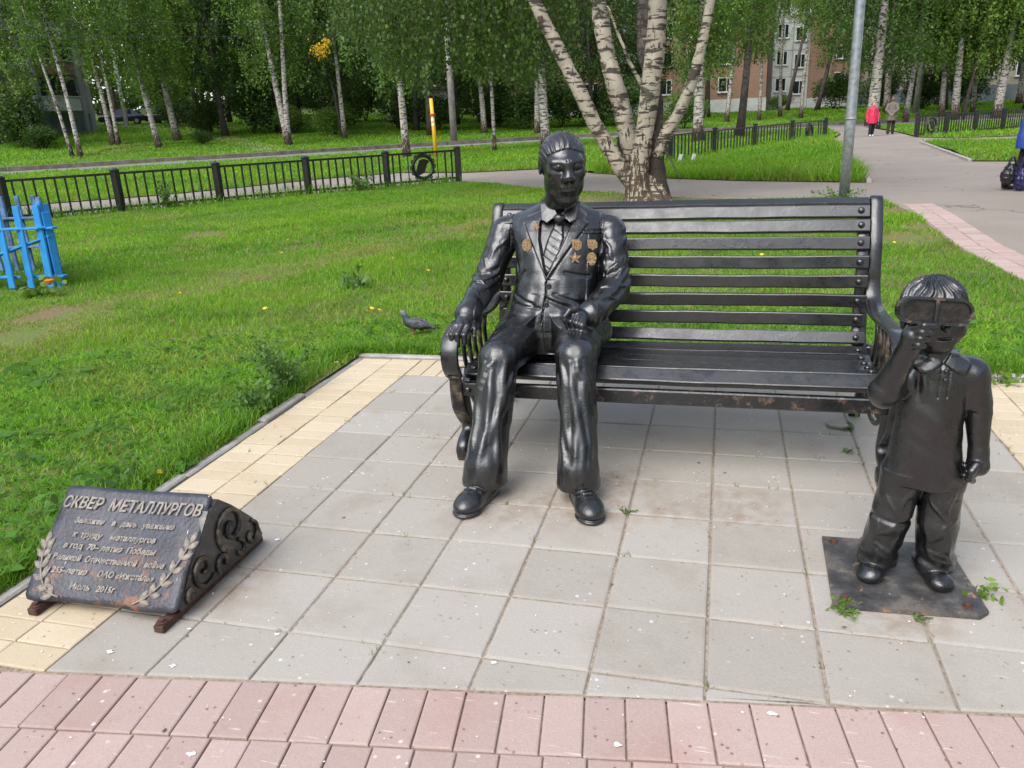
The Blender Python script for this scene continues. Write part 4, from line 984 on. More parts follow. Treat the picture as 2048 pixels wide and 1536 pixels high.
# right sleeve and hanging arm (viewer's right)
S.cone((2.518, by, .672), (2.541, by + .002, .588), .047, .047, .01); S.box((2.56, by, .548), (.09, .09, .022), .001, .003, 's', (0, .12, 0))
def tors(P):
    z = P[:, 2]; cx = np.interp(z, [.30, .36, .45, .52, .60, .66, .70, .735], [2.437, 2.432, 2.428, 2.427, 2.430, 2.432, 2.433, 2.433])
    a = np.interp(z, [.30, .36, .45, .52, .60, .66, .70, .735], [.112, .108, .097, .090, .092, .094, .078, .040]); b = np.interp(z, [.30, .36, .45, .55, .64, .70, .735], [.080, .079, .078, .076, .068, .056, .036])
    q = (np.abs((P[:, 0] - cx) / a) ** 2.2 + np.abs((P[:, 1] - by) / b) ** 2.2) ** (1 / 2.2)
    low = .333 - .10 * (P[:, 0] - 2.43)
    return np.maximum((q - 1) * np.minimum(a, b) * .9, np.maximum(z - .74, low - z))
S.op(tors, (2.31, -.36, .31), (2.56, -.16, .74), 'u', .01)
S.cone((2.405, by, .70), (2.362, by, .678), .036, .040, .03); S.cone((2.46, by, .70), (2.518, by, .672), .036, .044, .03)
S.chain([(2.541, by, .62), (2.553, by - .004, .56), (2.563, by - .026, .445)], [.036, .036, .026], .006)
S.chain([(2.563, by - .026, .445), (2.565, by - .034, .405)], [.027, .031], .01)
for i in range(4): S.chain([(2.548 + .006 * i, by - .062 + .016 * i, .392 - .002 * i), (2.536 + .004 * i, by - .066 + .016 * i, .376), (2.549, by - .056 + .012 * i, .366)], [.0125, .011, .0095], .003)
S.chain([(2.552, by - .062, .418), (2.538, by - .074, .402), (2.536, by - .072, .386)], [.012, .0105, .009], .004)
# left arm raised to the goggles
S.chain([(2.358, by, .668), (2.289, by - .045, .628)], [.044, .045], .01); S.chain([(2.289, by - .045, .628), (2.326, by - .11, .775)], [.043, .028], .008)
S.cone((2.290, by - .035, .612), (2.292, by - .06, .628), .040, .038, .01)
S.chain([(2.326, by - .11, .775), (2.328, by - .127, .815)], [.030, .031], .012)
for i in range(4):
    z0 = .850 - .0150 * i; S.chain([(2.326, by - .138, z0 - .010), (2.346 - .003 * i, by - .160, z0 + .004 - .003 * i), (2.372 - .007 * i, by - .156, z0 + .004 - .004 * i)], [.0125, .0110, .0085], .003)
S.chain([(2.338, by - .118, .83), (2.354, by - .122, .842), (2.368, by - .128, .853)], [.012, .0105, .009], .004)
# trousers, cuffs, shoes
for pts, tx, ty in (([(2.378, by, .36), (2.352, by - .012, .20), (2.330, by - .004, .085)], 2.296, by - .088), ([(2.486, by, .36), (2.486, by - .012, .20), (2.491, by - .006, .078)], 2.497, by - .100)):
    S.chain(pts, [.064, .057, .058], .008); ex, ey, ez = pts[-1]
    cloth_ridges(S, pts, [.064, .057, .058], [(.25, -40, .62, 30, .006), (.45, 40, .70, -30, .007), (.55, -50, .95, -20, .006), (.62, 20, .98, 34, .006), (.80, -40, .93, 40, .006), (.10, 20, .50, 8, .006)], .006)
    S.cone((ex, ey, ez), (ex, ey, .060), .058, .059, .006); S.box((ex, ey, .0), (.075, .10, .040), .001, .002, 's')
    G = Sculpt(); G.ell((ex, ey - .002, .040), (.036, .048, .030), .01); G.ell((tx * .7 + ex * .3, ty + .030, .036), (.037, .052, .027), .015); G.ell((tx, ty + .018, .030), (.036, .036, .021), .012); G.box((tx * .4 + ex * .6, ty + .04, .0), (.10, .14, .0125), .001, .001, 's')
    S.op(lambda P, G=G: G.eval(P, 1.0), (min(ex, tx) - .06, ty - .06, .0), (max(ex, tx) + .06, ey + .08, .09), 'u', .0015)
def bfold(P, d):
    x, y, z = P.T; return .0035 * wob(P * np.array([1, 1, .7]), 55, 4) + .0035 * np.sin(z * 120 + x * 40 + 2 * wob(P, 20, 8)) * np.clip(1 - np.abs(z - .085) / .05, 0, 1) + .005 * np.clip(1 - np.abs(z - .215 + .15 * (x - 2.35)) / .012, 0, 1) * (x < 2.42)
S.disp(bfold, (2.26, -.4, .02), (2.56, -.15, .34))
def polo(P, d):
    x, y, z = P.T; fr = np.clip((by - .015 - y) / .02, 0, 1); o = np.zeros(len(P))
    CL = [(2.372, .742), (2.352, .715), (2.372, .690), (2.394, .690), (2.432, .718), (2.41, .745)]; CR = [(2.486, .742), (2.506, .715), (2.492, .688), (2.474, .690), (2.434, .718), (2.45, .745)]
    o -= .007 * np.maximum(inside(CL, x, z, .003), inside(CR, x, z, .003)); o += .004 * groove([(2.43, .72), (2.425, .62)], x, z, .003); o += .004 * groove([(2.452, .70), (2.448, .62)], x, z, .003)
    for k in range(4): o += .004 * np.sin((x - 2.37) * 190 + z * 20) * np.clip(1 - np.abs(x - 2.375) / .035, 0, 1) * np.clip(1 - np.abs(z - .655) / .05, 0, 1) * .4
    for pts in ([(2.44, .46), (2.51, .37)], [(2.42, .42), (2.50, .345)], [(2.36, .50), (2.45, .44)], [(2.50, .60), (2.515, .56)]): o += .0018 * groove(pts, x, z, .018)
    return (o + .002 * wob(P, 50, 6)) * fr
S.disp(polo, (2.32, -.37, .33), (2.54, by, .745))
S.cone((2.425, by, .70), (2.412, by - .008, .775), .044, .041, .008)
head_sculpt(S, (2.404, by - .012, .848), R_(8), R_(-4), R_(-3), 1.0, True)
put(link('body', S.mesh('body', .003), MAT['black']), boy)
BV = S.V
for z in (.697, .672):
    y = front_y(BV, 2.441, z, .008); put(MB().lathe([(.0075, -.003), (.0075, .002), (.005, .004), (.001, .0045)], (2.441, y, z), 12, Matrix.Rotation(R_(90), 3, 'X')).build('button', MAT['black'], None, True), boy)
# goggles: a long rounded frame with a raised rim and a bridge
gm = MB(); gc = Vector((2.376, -.397, .8880)); Mg = (Matrix.Rotation(R_(10), 3, 'Z') @ Matrix.Rotation(R_(-10), 3, 'X') @ Matrix.Rotation(R_(5), 3, 'Y'))
def stad(hw, hh, n=10):
    P = []
    for s in (1, -1):
        for a in np.linspace(-math.pi / 2, math.pi / 2, n): P.append((s * (hw - hh) + s * math.cos(a) * hh, s * math.sin(a) * hh))
    return P
def ring(hw0, hh0, hw1, hh1, y0, y1):
    A, B_ = stad(hw0, hh0), stad(hw1, hh1); n = len(A); vs = []
    for P, y in ((A, y0), (B_, y0), (B_, y1), (A, y1)): vs += [tuple(Mg @ Vector((p[0], y, p[1])) + gc) for p in P]
    fs = [(k * n + i, k * n + (i + 1) % n, ((k + 1) % 4) * n + (i + 1) % n, ((k + 1) % 4) * n + i) for k in range(4) for i in range(n)]
    gm.add(vs, fs)
ring(.096, .0365, .088, .0290, -.006, .034)
gog = put(gm.build('goggles', MAT['black_worn'], None), boy)
P = stad(.090, .031); lens = MB(); n = len(P); lens.add([tuple(Mg @ Vector((p[0], y, p[1])) + gc) for y in (.002, .012) for p in P], [tuple(range(n)), tuple(range(2 * n - 1, n - 1, -1))] + [(i, (i + 1) % n, n + (i + 1) % n, n + i) for i in range(n)])
lo_ = lens.build('lens', simple('dark_rusty_lens', (.022, .017, .014), .42, 0, .4, 30, .3, 80), None); lo_.parent = gog; lo_.matrix_parent_inverse = Matrix.Identity(4)
br = MB().box(Mg @ Vector((0, -.002, 0)) + gc, (.010, .014, .062), Mg, .003).build('bridge', MAT['black_worn'], None); br.parent = gog
pl = MB(); pl.prism([(2.178, -.492), (2.575, -.475), (2.605, -.445), (2.582, -.068), (2.19, -.078)], 'z', .002, .014)
pl = put(pl.build('base_plate', MAT['plate'], None), boy)
for x, y in ((2.215, -.455), (2.552, -.432), (2.548, -.105), (2.222, -.115)):
    b_ = MB().lathe([(.016, 0), (.016, .003), (.0115, .0035), (.0115, .011), (.009, .0125), (.001, .0125)], (x, y, .014), 6).build('bolt', MAT['rust'], None); b_.parent = pl
bpy.context.view_layer.update()
# ------------------------------------------------------------------ bench
XL, XR = .742, 2.468
bench = empty('park_bench', (1.6, .75, 0)); tag(bench, 'long black slatted park bench with scrolled iron ends', 'bench')
def dome(c, r, M=None, n=12): return MB().lathe([(r, -.004), (r, .002), (r * .92, .006), (r * .7, .0095), (r * .35, .0115), (.0008, .012)], c, n, M)
def slat(name, yc, zc, w_, th, ang, mat=None, x0=XL + .03, x1=XR - .03, bolts=True, seed=0):
    """slat of width w_ across, thickness th; ang = tilt of its face normal from vertical, about x"""
    rr = random.Random(seed); n = 26; vs = []; fs = []
    ca_, sa2 = math.cos(ang), math.sin(ang)
    prof = []
    for sx, sy, cx, cy in ((1, 1, 0, 1), (-1, 1, 1, 0), (-1, -1, 0, 1), (1, -1, 1, 0)):
        pass
    b = .006; hw, ht = w_ / 2, th / 2
    prof = [(hw - b, ht), (hw - b * .3, ht - b * .3), (hw, ht - b), (hw, -ht + b), (hw - b * .3, -ht + b * .3), (hw - b, -ht), (-hw + b, -ht), (-hw + b * .3, -ht + b * .3), (-hw, -ht + b), (-hw, ht - b), (-hw + b * .3, ht - b * .3), (-hw + b, ht)]
    k = len(prof); ph = [rr.uniform(0, 6) for _ in range(4)]
    for i in range(n + 1):
        x = x0 + (x1 - x0) * i / n; o = .0011 * math.sin(x * 5 + ph[0]) + .0007 * math.sin(x * 13 + ph[1])
        for p, q in prof:
            p2 = p + .0006 * math.sin(x * 21 + ph[2] + p * 30); vs.append((x, yc + p2 * ca_ - q * sa2, zc + p2 * sa2 + q * ca_ + o))
    for i in range(n):
        for j in range(k): fs.append((i * k + j, (i + 1) * k + j, (i + 1) * k + (j + 1) % k, i * k + (j + 1) % k))
    fs.append(tuple(range(k))); fs.append(tuple(n * k + j for j in range(k - 1, -1, -1)))
    o = put(MB().add(vs, fs).build(name, mat or MAT['bench'], None), bench)
    if bolts:
        M = Matrix.Rotation(ang, 3, 'X')
        for x in (x0 + .035, x1 - .035):
            bo = dome((x, yc - ht * sa2 + rr.uniform(-.004, .004) * ca_, zc + ht * ca_), .0145, M).build('bolt', MAT['bench'], None, True); bo.parent = o; bo.matrix_parent_inverse = o.matrix_parent_inverse @ Matrix.Translation(Vector((0, 0, 0)))
            bo.matrix_parent_inverse = Matrix.Identity(4)
    return o
# back slats, top to bottom: centre (y, z), face tilt
BK = [(1.133, .972, 68), (1.094, .914, 68), (1.062, .843, 74), (1.036, .764, 80), (1.018, .682, 84), (1.012, .598, 88), (.998, .516, 83), (.962, .440, 66)]
for i, (y, z, a) in enumerate(BK): slat('back_slat', y, z, .058, .030, R_(a), seed=i)
slat('top_rail', 1.166, 1.005, .060, .034, R_(20), bolts=False, seed=20)
for i, (y, z, a) in enumerate([(.868, .398, 20), (.775, .390, 8), (.690, .390, 3), (.605, .397, -1), (.520, .408, -5)]): slat('seat_slat', y, z, .066, .032, R_(a), seed=30 + i)
slat('seat_slat', .422, .406, .066, .034, R_(38), seed=41)
fr = MB(); 
frail = put(MB().box(((XL + XR) / 2, .372, .338), (XR - XL - .02, .034, .060), bev=.005).build('front_rail', MAT['black_worn'], None), bench)
for x in (XL + .05, XR - .05): bo = dome((x, .354, .338), .016, Matrix.Rotation(R_(90), 3, 'X')).build('bolt', MAT['bench'], None, True); bo.parent = frail; bo.matrix_parent_inverse = Matrix.Identity(4)
put(MB().box(((XL + XR) / 2, .95, .33), (XR - XL - .02, .03, .05), bev=.005).build('rear_rail', MAT['bench'], None), bench)
for xc in (XL, XR):
    s = 1 if xc == XL else -1
    prof = spline([(1.178, .985), (1.190, 1.012), (1.168, 1.027), (1.142, 1.002), (1.108, .925), (1.070, .84), (1.046, .74), (1.040, .67), (1.008, .605), (.930, .577), (.80, .575), (.62, .590), (.47, .604), (.395, .598), (.330, .572), (.293, .520), (.298, .455), (.335, .405)], 7)
    n = len(prof); wd = [.05 + .024 * min(1, max(0, (i / n - .35) / .2)) for i in range(n)]
    arm = put(MB().band(prof, wd, .017, xc).build('end_frame', MAT['bench'], None, True), bench)
    g1 = spline([(.322, .408), (.345, .385), (.346, .32), (.360, .255), (.405, .195), (.452, .150)], 7)
    gl = MB().band(g1, [.052] * len(g1), .016, xc - s * .0).build('scroll', MAT['bronze'] if xc == XL else MAT['bench'], None, True); gl.parent = arm; gl.matrix_parent_inverse = Matrix.Identity(4)
    if xc == XL: gl['label'] = 'scroll with the paint worn down to bronze'
    leg = MB()
    leg.band(spline([(.47, .40), (.435, .345), (.430, .27), (.452, .19), (.468, .135), (.445, .10), (.402, .088), (.372, .066), (.368, .030), (.385, .006)], 7), .052, .034, xc + s * .004)
    leg.lathe([(.030, -.030), (.036, -.02), (.036, .02), (.030, .030)], (xc + s * .004, .392, .046), 14, Matrix.Rotation(R_(90), 3, 'Y'))
    put(leg.build('leg', MAT['bench'], None, True), bench)
    leg = MB(); leg.band(spline([(.955, .41), (.985, .33), (1.0, .24), (1.035, .15), (1.10, .075), (1.155, .034), (1.165, .004)], 7), .052, .034, xc + s * .004)
    put(leg.build('leg', MAT['bench'], None, True), bench)
    st = MB(); st.band(spline([(1.172, 1.0), (1.130, .930), (1.094, .85), (1.066, .77), (1.048, .69), (1.042, .60), (1.028, .51), (.985, .42), (.88, .366), (.77, .358), (.69, .358), (.60, .365), (.50, .374), (.43, .36), (.40, .32)], 6), .060, .022, xc + s * .045)
    put(st.build('seat_support', MAT['bench'], None, True), bench)
    for k, yy in enumerate((.46, .54, .62, .70, .78)):
        b2 = MB(); b2.tube(spline([(xc + s * .012, yy + .02, .585), (xc + s * .012, yy - .012, .52), (xc + s * .012, yy - .006, .45), (xc + s * .012, yy + .025, .385)], 5), [.008] * 1 and .0105, 8)
        put(b2.build('baluster', MAT['bronze'] if k in (1, 2, 3) else MAT['bench'], None, True), bench)
    sp = MB(); P = [(xc + s * .012, .60 + math.cos(a) * (.022 + .010 * a), .28 + math.sin(a) * (.022 + .010 * a)) for a in np.linspace(0, 9.5, 46)]
    sp.tube(P, .009, 7); sp.tube(spline([(xc + s * .012, .48, .30), (xc + s * .012, .60, .18), (xc + s * .012, .78, .17), (xc + s * .012, .98, .28)], 8), .011, 7)
    put(sp.build('scroll', MAT['bench'], None, True), bench)

# ------------------------------------------------------------------ commemorative plaque on its iron stand
sign = empty('memorial_plaque', (-.03, -.75, 0)); tag(sign, 'low slanted black cast plaque with raised Russian lettering and laurel', 'plaque')
o0 = Vector((-.305, -.962, .040)); eu = Vector((.555, .012, .004)); ev = Vector((.002, .272, .268)); nrm = eu.cross(ev).normalized()
PW, PH = eu.length, ev.length; un, vn = eu.normalized(), (ev - eu.normalized() * ev.dot(eu.normalized())).normalized()
def sp_(u, v, h=0.0):           # u, v in 0..1 on the plate, v from the bottom
    bul = .010 * math.sin(v * 5.2 + .4) * .5 + .004 * math.sin(u * 7 + 1)
    return o0 + un * (u * PW) + vn * (v * PH) + nrm * (h + bul)
nu, nv = 36, 24; vs = []; fs = []
for h in (0.0, -.014):
    for j in range(nv + 1):
        for i in range(nu + 1):
            u, v = i / nu, j / nv; ru = min(u, 1 - u) * PW; rv = min(v, 1 - v) * PH; rad = .022
            uu, vv = u, v
            if ru < rad and rv < rad:
                f = math.hypot(rad - ru, rad - rv)
                if f > rad: k = rad / f; cu = rad - (rad - ru) * k; cv = rad - (rad - rv) * k; uu = cu / PW if u < .5 else 1 - cu / PW; vv = cv / PH if v < .5 else 1 - cv / PH
            if v < .5: vv -= (1 - v * 2) * (.008 * math.sin(u * 19) + .010 * math.sin(u * 8 + 1))
            if u > .5: uu += (u - .5) * .012 * math.sin(v * 13)
            p = sp_(uu, vv, h if not (h == 0 and (i in (0, nu) or j in (0, nv))) else -.003); vs.append(tuple(p))
m_ = (nu + 1) * (nv + 1)
for j in range(nv):
    for i in range(nu):
        a = j * (nu + 1) + i; fs.append((a, a + 1, a + nu + 2, a + nu + 1)); fs.append(tuple(x + m_ for x in (a + nu + 1, a + nu + 2, a + 1, a)))
bd = [i for i in range(nu)] + [j * (nu + 1) + nu for j in range(nv)] + [nv * (nu + 1) + i for i in range(nu, 0, -1)] + [j * (nu + 1) for j in range(nv, 0, -1)]
for a, b in zip(bd, bd[1:] + bd[:1]): fs.append((a, a + m_, b + m_, b))
plate = put(MB().add(vs, fs).build('plate', MAT['plaque'], None, True), sign)
def text_line(txt, u0, u1, v, hgt, ext=.0035, shear=.2, bold=0.0):
    cu = bpy.data.curves.new('lettering', 'FONT'); cu.body = txt; cu.size = 1.0; cu.extrude = .0; cu.shear = shear; cu.offset = bold; cu.resolution_u = 3
    to = bpy.data.objects.new('lettering_tmp', cu); COL.objects.link(to); dg = bpy.context.evaluated_depsgraph_get()
    cu.extrude = .08
    me = bpy.data.meshes.new_from_object(to.evaluated_get(dg)); bpy.data.objects.remove(to)
    n = len(me.vertices); co = np.zeros(n * 3, np.float32); me.vertices.foreach_get('co', co); co = co.reshape(-1, 3)
    x0, x1 = co[:, 0].min(), co[:, 0].max(); cap = .73
    out = np.zeros_like(co)
    for i in range(n):
        u = u0 + (co[i, 0] - x0) / (x1 - x0) * (u1 - u0); vv = v + co[i, 1] / cap * hgt / PH
        out[i] = sp_(u, vv, .0015 if co[i, 2] < 0 else ext)
    fl = [tuple(p.vertices) for p in me.polygons]; par = list(range(n))          # one object for each word
    def find(i):
        while par[i] != i: par[i] = par[par[i]]; i = par[i]
        return i
    for f in fl:
        for q in f[1:]: par[find(q)] = find(f[0])
    comp = {}
    for i in range(n): comp.setdefault(find(i), []).append(i)
    spans = sorted((co[c, 0].min(), co[c, 0].max(), k) for k, c in comp.items()); words = [[spans[0][2]]]; end = spans[0][1]
    for a_, b_, k in spans[1:]:
        if a_ - end > .30: words.append([])
        words[-1].append(k); end = max(end, b_)
    for wd_ in words:
        ids = [i for k in wd_ for i in comp[k]]; mp = {i: j for j, i in enumerate(ids)}
        m2 = bpy.data.meshes.new('lettering'); m2.from_pydata([tuple(map(float, out[i])) for i in ids], [], [tuple(mp[q] for q in f) for f in fl if f[0] in mp]); m2.update()
        o = link('lettering', m2, MAT['relief']); o.parent = plate; o.matrix_parent_inverse = Matrix.Identity(4)
for a in (('СКВЕР  МЕТАЛЛУРГОВ', .025, .975, .795, .040, .007, .22, .022), ('Заложен    в   дань   уважения', .15, .83, .665, .0185, .0055, .18, .03), ('к  труду    металлургов', .175, .735, .540, .0195, .0055, .18, .03), ('в год  70– летия  Победы', .145, .765, .440, .0195, .0055, .18, .03),
          ('в Великой  Отечественной    войне', .065, .855, .335, .0195, .0055, .18, .03), ('и 255–летия     ОАО «Ижсталь»', .09, .815, .225, .0195, .0055, .18, .03), ('Июль   2015г', .285, .585, .105, .0195, .0055, .18, .03)): text_line(*a)
def laurel(stem, sgn):
    m = MB(); S_ = spline(stem, 8)
    m.tube([sp_(u, v, .004) for u, v in S_], .0035, 6)
    def leaf(u, v, du, dv, L, w_):
        l = math.hypot(du * PW, dv * PH); tu, tv = du * PW / l, dv * PH / l; pts = []
        for t, k in ((0, .0), (.3, .8), (.55, 1.0), (.8, .6), (1, 0)):
            pts.append((t, k))
        base = len(m.v); vs = []
        for t, k in pts:
            for s, h in ((-1, .002), (0, .011), (1, .002)):
                a = (tu * L * t - tv * w_ * k * s) / PW; b = (tv * L * t + tu * w_ * k * s) / PH; vs.append(tuple(sp_(u + a, v + b, h if k else .003)))
        fs = [(i * 3 + j, i * 3 + j + 1, i * 3 + j + 4, i * 3 + j + 3) for i in range(4) for j in range(2)]
        m.add(vs, fs)
    K = len(S_)
    for i in range(4, K, 5):
        u, v = S_[i]; du, dv = S_[min(i + 1, K - 1)][0] - S_[i - 1][0], S_[min(i + 1, K - 1)][1] - S_[i - 1][1]
        for s in (-1, 1):
            a = s * .62; du2 = (du * PW * math.cos(a) - dv * PH * math.sin(a)) / PW; dv2 = (du * PW * math.sin(a) + dv * PH * math.cos(a)) / PH
            leaf(u, v, du2, dv2, .044, .011)
    leaf(*S_[-1], du, dv, .045, .011)
    o = m.build('laurel_branch', MAT['relief'], None, True); o.parent = plate; o.matrix_parent_inverse = Matrix.Identity(4)
laurel([(.235, .03), (.15, .07), (.075, .19), (.035, .34), (.022, .46)], 1); laurel([(.72, .035), (.80, .10), (.885, .24), (.94, .42), (.965, .56)], -1)
# stand: side cheeks with scrollwork, feet with bolts
for x in (-.272, .236):
    ck = MB(); ck.prism([(-.93, .045), (-.72, .272), (-.66, .285), (-.60, .235), (-.50, .135), (-.475, .10), (-.455, .045), (-.47, .030), (-.92, .030)], 'x', x - .012, x + .012)
    co_ = put(ck.build('side_cheek', MAT['black_worn'], None), sign)
    s = 1 if x > 0 else -1; xs = x + s * .016
    for cy, cz, r0, turns, st in ((-.625, .165, .010, 9.2, 1.2), (-.79, .105, .007, 7.6, 4.2), (-.525, .080, .006, 5.6, 2.0), (-.69, .070, .004, 4.6, 5.4), (-.60, .062, .004, 4.4, 3.4), (-.865, .062, .003, 3.4, .6)):
        sc2 = MB(); sc2.tube([(xs, cy + math.cos(a + st) * (r0 + .0078 * a), cz + math.sin(a + st) * (r0 + .0078 * a)) for a in np.linspace(0, turns, 40)], [.0105 - .00008 * i for i in range(40)], 7)
        q = sc2.build('scroll', MAT['bronze'], None, True); q.parent = co_; q.matrix_parent_inverse = Matrix.Identity(4)
    put(MB().box((x - .02 * s, -.715, .013), (.035, .56, .024), bev=.003).build('foot', MAT['rust'], None), sign)
    for y in (-.975, -.455):
        put(MB().lathe([(.017, 0), (.017, .004), (.010, .0045), (.010, .013), (.001, .015)], (x - .02 * s, y, .025), 8).build('bolt', MAT['rust'], None), sign)
put(MB().prism([(-.50, .045), (-.62, .225), (-.64, .225), (-.52, .045)], 'x', -.26, .224).build('back_panel', MAT['black_worn'], None), sign)

# ------------------------------------------------------------------ fences
def fence_run(label, posts, hp, bars, orn=(), rail=.76, pw=.075):
    """posts: list of (x, y). bars per bay; orn: bay indices that carry a cast roundel"""
    root = empty('railing_fence', (*posts[0], 0)); tag(root, label, 'fence')
    pm = MB(); pm.box((0, 0, hp / 2 - .02), (pw, pw, hp), bev=.006); pm.lathe([(pw * .62, hp - .045), (pw * .72, hp - .035), (pw * .72, hp - .01), (pw * .45, hp + .012), (.002, hp + .025)], (0, 0, 0), 10); pme = pm.mesh('post')
    bme = MB().box((0, 0, rail / 2 - .01), (.036, .036, rail), bev=.004).mesh('bar')
    for p in posts: o = put(link('post', pme, MAT['fence_black'], None, (p[0], p[1], 0)), root)
    for i in range(len(posts) - 1):
        a, b = Vector(posts[i]), Vector(posts[i + 1]); d = b - a; L = d.length; rz = math.atan2(d.y, d.x)
        for z in (rail, .10): put(MB().bar((a.x, a.y, z), (b.x, b.y, z), .045, .045).build('rail', MAT['fence_black'], None), root)
        for k in range(1, bars + 1):
            t = k / (bars + 1)
            if i in orn and .27 < t < .73: continue
            q = a + d * t; o = put(link('bar', bme, MAT['fence_black'], None, (q.x, q.y, 0), (0, 0, rz)), root)
        if i in orn:
            c = a + d * .5; R0 = .27; zc = .42; m = MB(); ux, uy = d.x / L, d.y / L
            P3 = lambda u, z: (c.x + ux * u, c.y + uy * u, z)
            m.tube([P3(R0 * math.cos(t), zc + R0 * math.sin(t)) for t in np.linspace(0, 2 * math.pi, 30)], .045, 6)
            # a ladle-like tilted vessel inside the ring
            n3 = Vector((-uy, ux, 0)) * .018
            pl_ = [(-.02, .19), (.10, .16), (.20, -.10), (.13, -.19), (-.02, -.14), (-.10, .06), (-.16, .10), (-.15, .15)]
            vs = [tuple(Vector(P3(u, zc + z)) + n3 * s) for s in (-1, 1) for u, z in pl_]; k8 = len(pl_)
            m.add(vs, [tuple(range(k8)), tuple(range(2 * k8 - 1, k8 - 1, -1))] + [(j, (j + 1) % k8, k8 + (j + 1) % k8, k8 + j) for j in range(k8)])
            for t in np.linspace(0, 2 * math.pi, 14, endpoint=False): m.tube([P3(.31 * math.cos(t) + .035 * math.cos(q), zc + .31 * math.sin(t) + .035 * math.sin(q)) for q in np.linspace(0, 2 * math.pi, 9)], .016, 5)
            for u in (-.40, .40): m.bar(P3(u, .02), P3(u, rail), .02, .02)
            put(m.build('roundel', MAT['fence_black'], None), root)
    return root
pA = Vector((-4.64, 16.78)); pB = Vector((-9.9, 11.0)); dd = (pB - pA) / 4
fence_run('black railing fence on the left, in front of the road', [tuple(pA + dd * k) for k in range(6)], .84, 10, (0,), .755, .13)
fence_run('black railing fence behind the thick birch', [(5.88, 34.3), (4.32, 31.2), (2.81, 27.35), (1.49, 24.0), (.33, 20.9), (-.7, 17.7)], .90, 12, (0, 4), .80, .13)
fence_run('black railing fence at the far right, beyond the wide path', [(9.45, 34.6), (10.85, 35.9), (12.3, 37.2), (13.75, 38.5), (15.2, 39.8), (16.65, 41.1), (18.1, 42.4)], .92, 11, (0,), .82, .15)

# blue wooden enclosure on the left
bf = empty('picket_fence', (-4.66, 3.76, 0)); tag(bf, 'bright blue wooden picket fence around a flower bed, cut by the left edge', 'fence')
def picket(a, b, w_, th, mat, name='picket'): put(MB().bar(a, b, w_, th, up=(.35, 1, 0), bev=.004).build(name, mat, None), bf)
C0 = Vector((-4.66, 3.76)); dl = Vector((-1, -.13)).normalized(); dk = Vector((-.70, .72)).normalized()
def along(o, d, t): q = o + d * t; return (q.x, q.y)
for k in range(8):
    x, y = along(C0, dl, .05 + .215 * k); picket((x, y, .02), (x - .03, y + .06, .83 + .02 * (k % 2) - .02 * (k % 3)), .118, .022, MAT['blue'])
for z in (.13, .61):
    a = along(C0, dl, -.10); b = along(C0, dl, 1.8); picket((a[0] - .01, a[1] + .05, z), (b[0] - .01, b[1] + .05, z), .022, .075, MAT['blue'], 'rail')
a = along(C0, dl, -.02); b = along(C0, dl, 1.5); picket((a[0], a[1] + .06, .53), (b[0], b[1] + .06, .10), .022, .070, MAT['blue'], 'brace')
for k in range(6):
    x, y = along(C0, dk, .08 + .20 * k); picket((x, y, .02), (x - .02, y + .03, .85), .085, .022, MAT['blue'] if k < 2 else MAT['blue_old'])
for z in (.14, .62):
    a = along(C0, dk, -.04); b = along(C0, dk, 1.3); picket((a[0] - .03, a[1] + .02, z), (b[0] - .03, b[1] + .02, z), .022, .075, MAT['blue'] if z > .3 else MAT['blue_old'], 'rail')
C1 = C0 + dk * 1.3
for k in range(8):
    x, y = along(C1, dl, .06 + .20 * k); picket((x, y, .02), (x - .02, y + .02, .86), .090, .022, MAT['blue_old'])
for z in (.30, .62):
    a = along(C1, dl, 0); b = along(C1, dl, 1.8); picket((a[0], a[1] - .03, z), (b[0], b[1] - .03, z), .022, .08, MAT['blue_old'], 'rail')
for q in (C0, C1, C0 + dl * 1.8): picket((q.x, q.y + .05, 0), (q.x - .02, q.y + .08, .76), .07, .07, MAT['blue'], 'post')

# ------------------------------------------------------------------ posts and poles
lp = empty('lamp_post', (3.64, 10.8, 0)); tag(lp, 'grey galvanised steel lamp post behind the bench', 'lamp post')
MB().tube([(0, 0, -.02), (0, 0, 1.2), (-.01, 0, 3.2), (-.02, 0, 6.4)], [.078, .076, .07, .055], 16).build('pole', MAT['galv'], lp, True)
MB().lathe([(.085, 1.195), (.085, 1.215), (.078, 1.22)], (0, 0, 0), 16).build('collar', MAT['galv'], lp, True)
MB().tube(spline([(-.02, 0, 6.35), (-.02, -.25, 6.75), (-.02, -.9, 6.9)], 6), .03, 8).build('arm', MAT['galv'], lp, True)
MB().box((-.02, -1.15, 6.9), (.18, .55, .09), bev=.03).build('lamp_head', MAT['galv'], lp)
yp = empty('marker_pole', (-9.83, 29.6, 0)); tag(yp, 'bright yellow pipe marker pole with a red band, beyond the left fence', 'pole')
MB().tube([(0, 0, 0), (-.02, 0, 1.2), (-.05, 0, 2.38)], [.085, .08, .075], 12).build('pole', MAT['yellow'], yp, True)
MB().lathe([(.12, 1.72), (.12, 1.78), (.09, 1.79)], (-.03, 0, 0), 12).build('band', MAT['red'], yp)
for z, h, m in ((1.56, .13, 'white'), (1.36, .10, 'white')): MB().box((-.02, -.083, z), (.10, .012, h), bev=.004).build('sticker', MAT[m], yp)
def pole(label, x, y, h, r, lean_=(0, 0), mat='concrete'):
    o = empty('utility_pole', (x, y, Hf(x, y) - .05)); tag(o, label, 'pole')
    MB().tube([(0, 0, 0), (lean_[0] * .5, lean_[1] * .5, h * .5), (*lean_, h)], [r, r * .86, r * .7], 12).build('pole', MAT[mat], o, True)
    MB().bar((lean_[0] - .7, lean_[1] + .3, h - .5), (lean_[0] + .7, lean_[1] - .3, h - .5), .09, .09).build('cross_arm', MAT['concrete'], o); return o
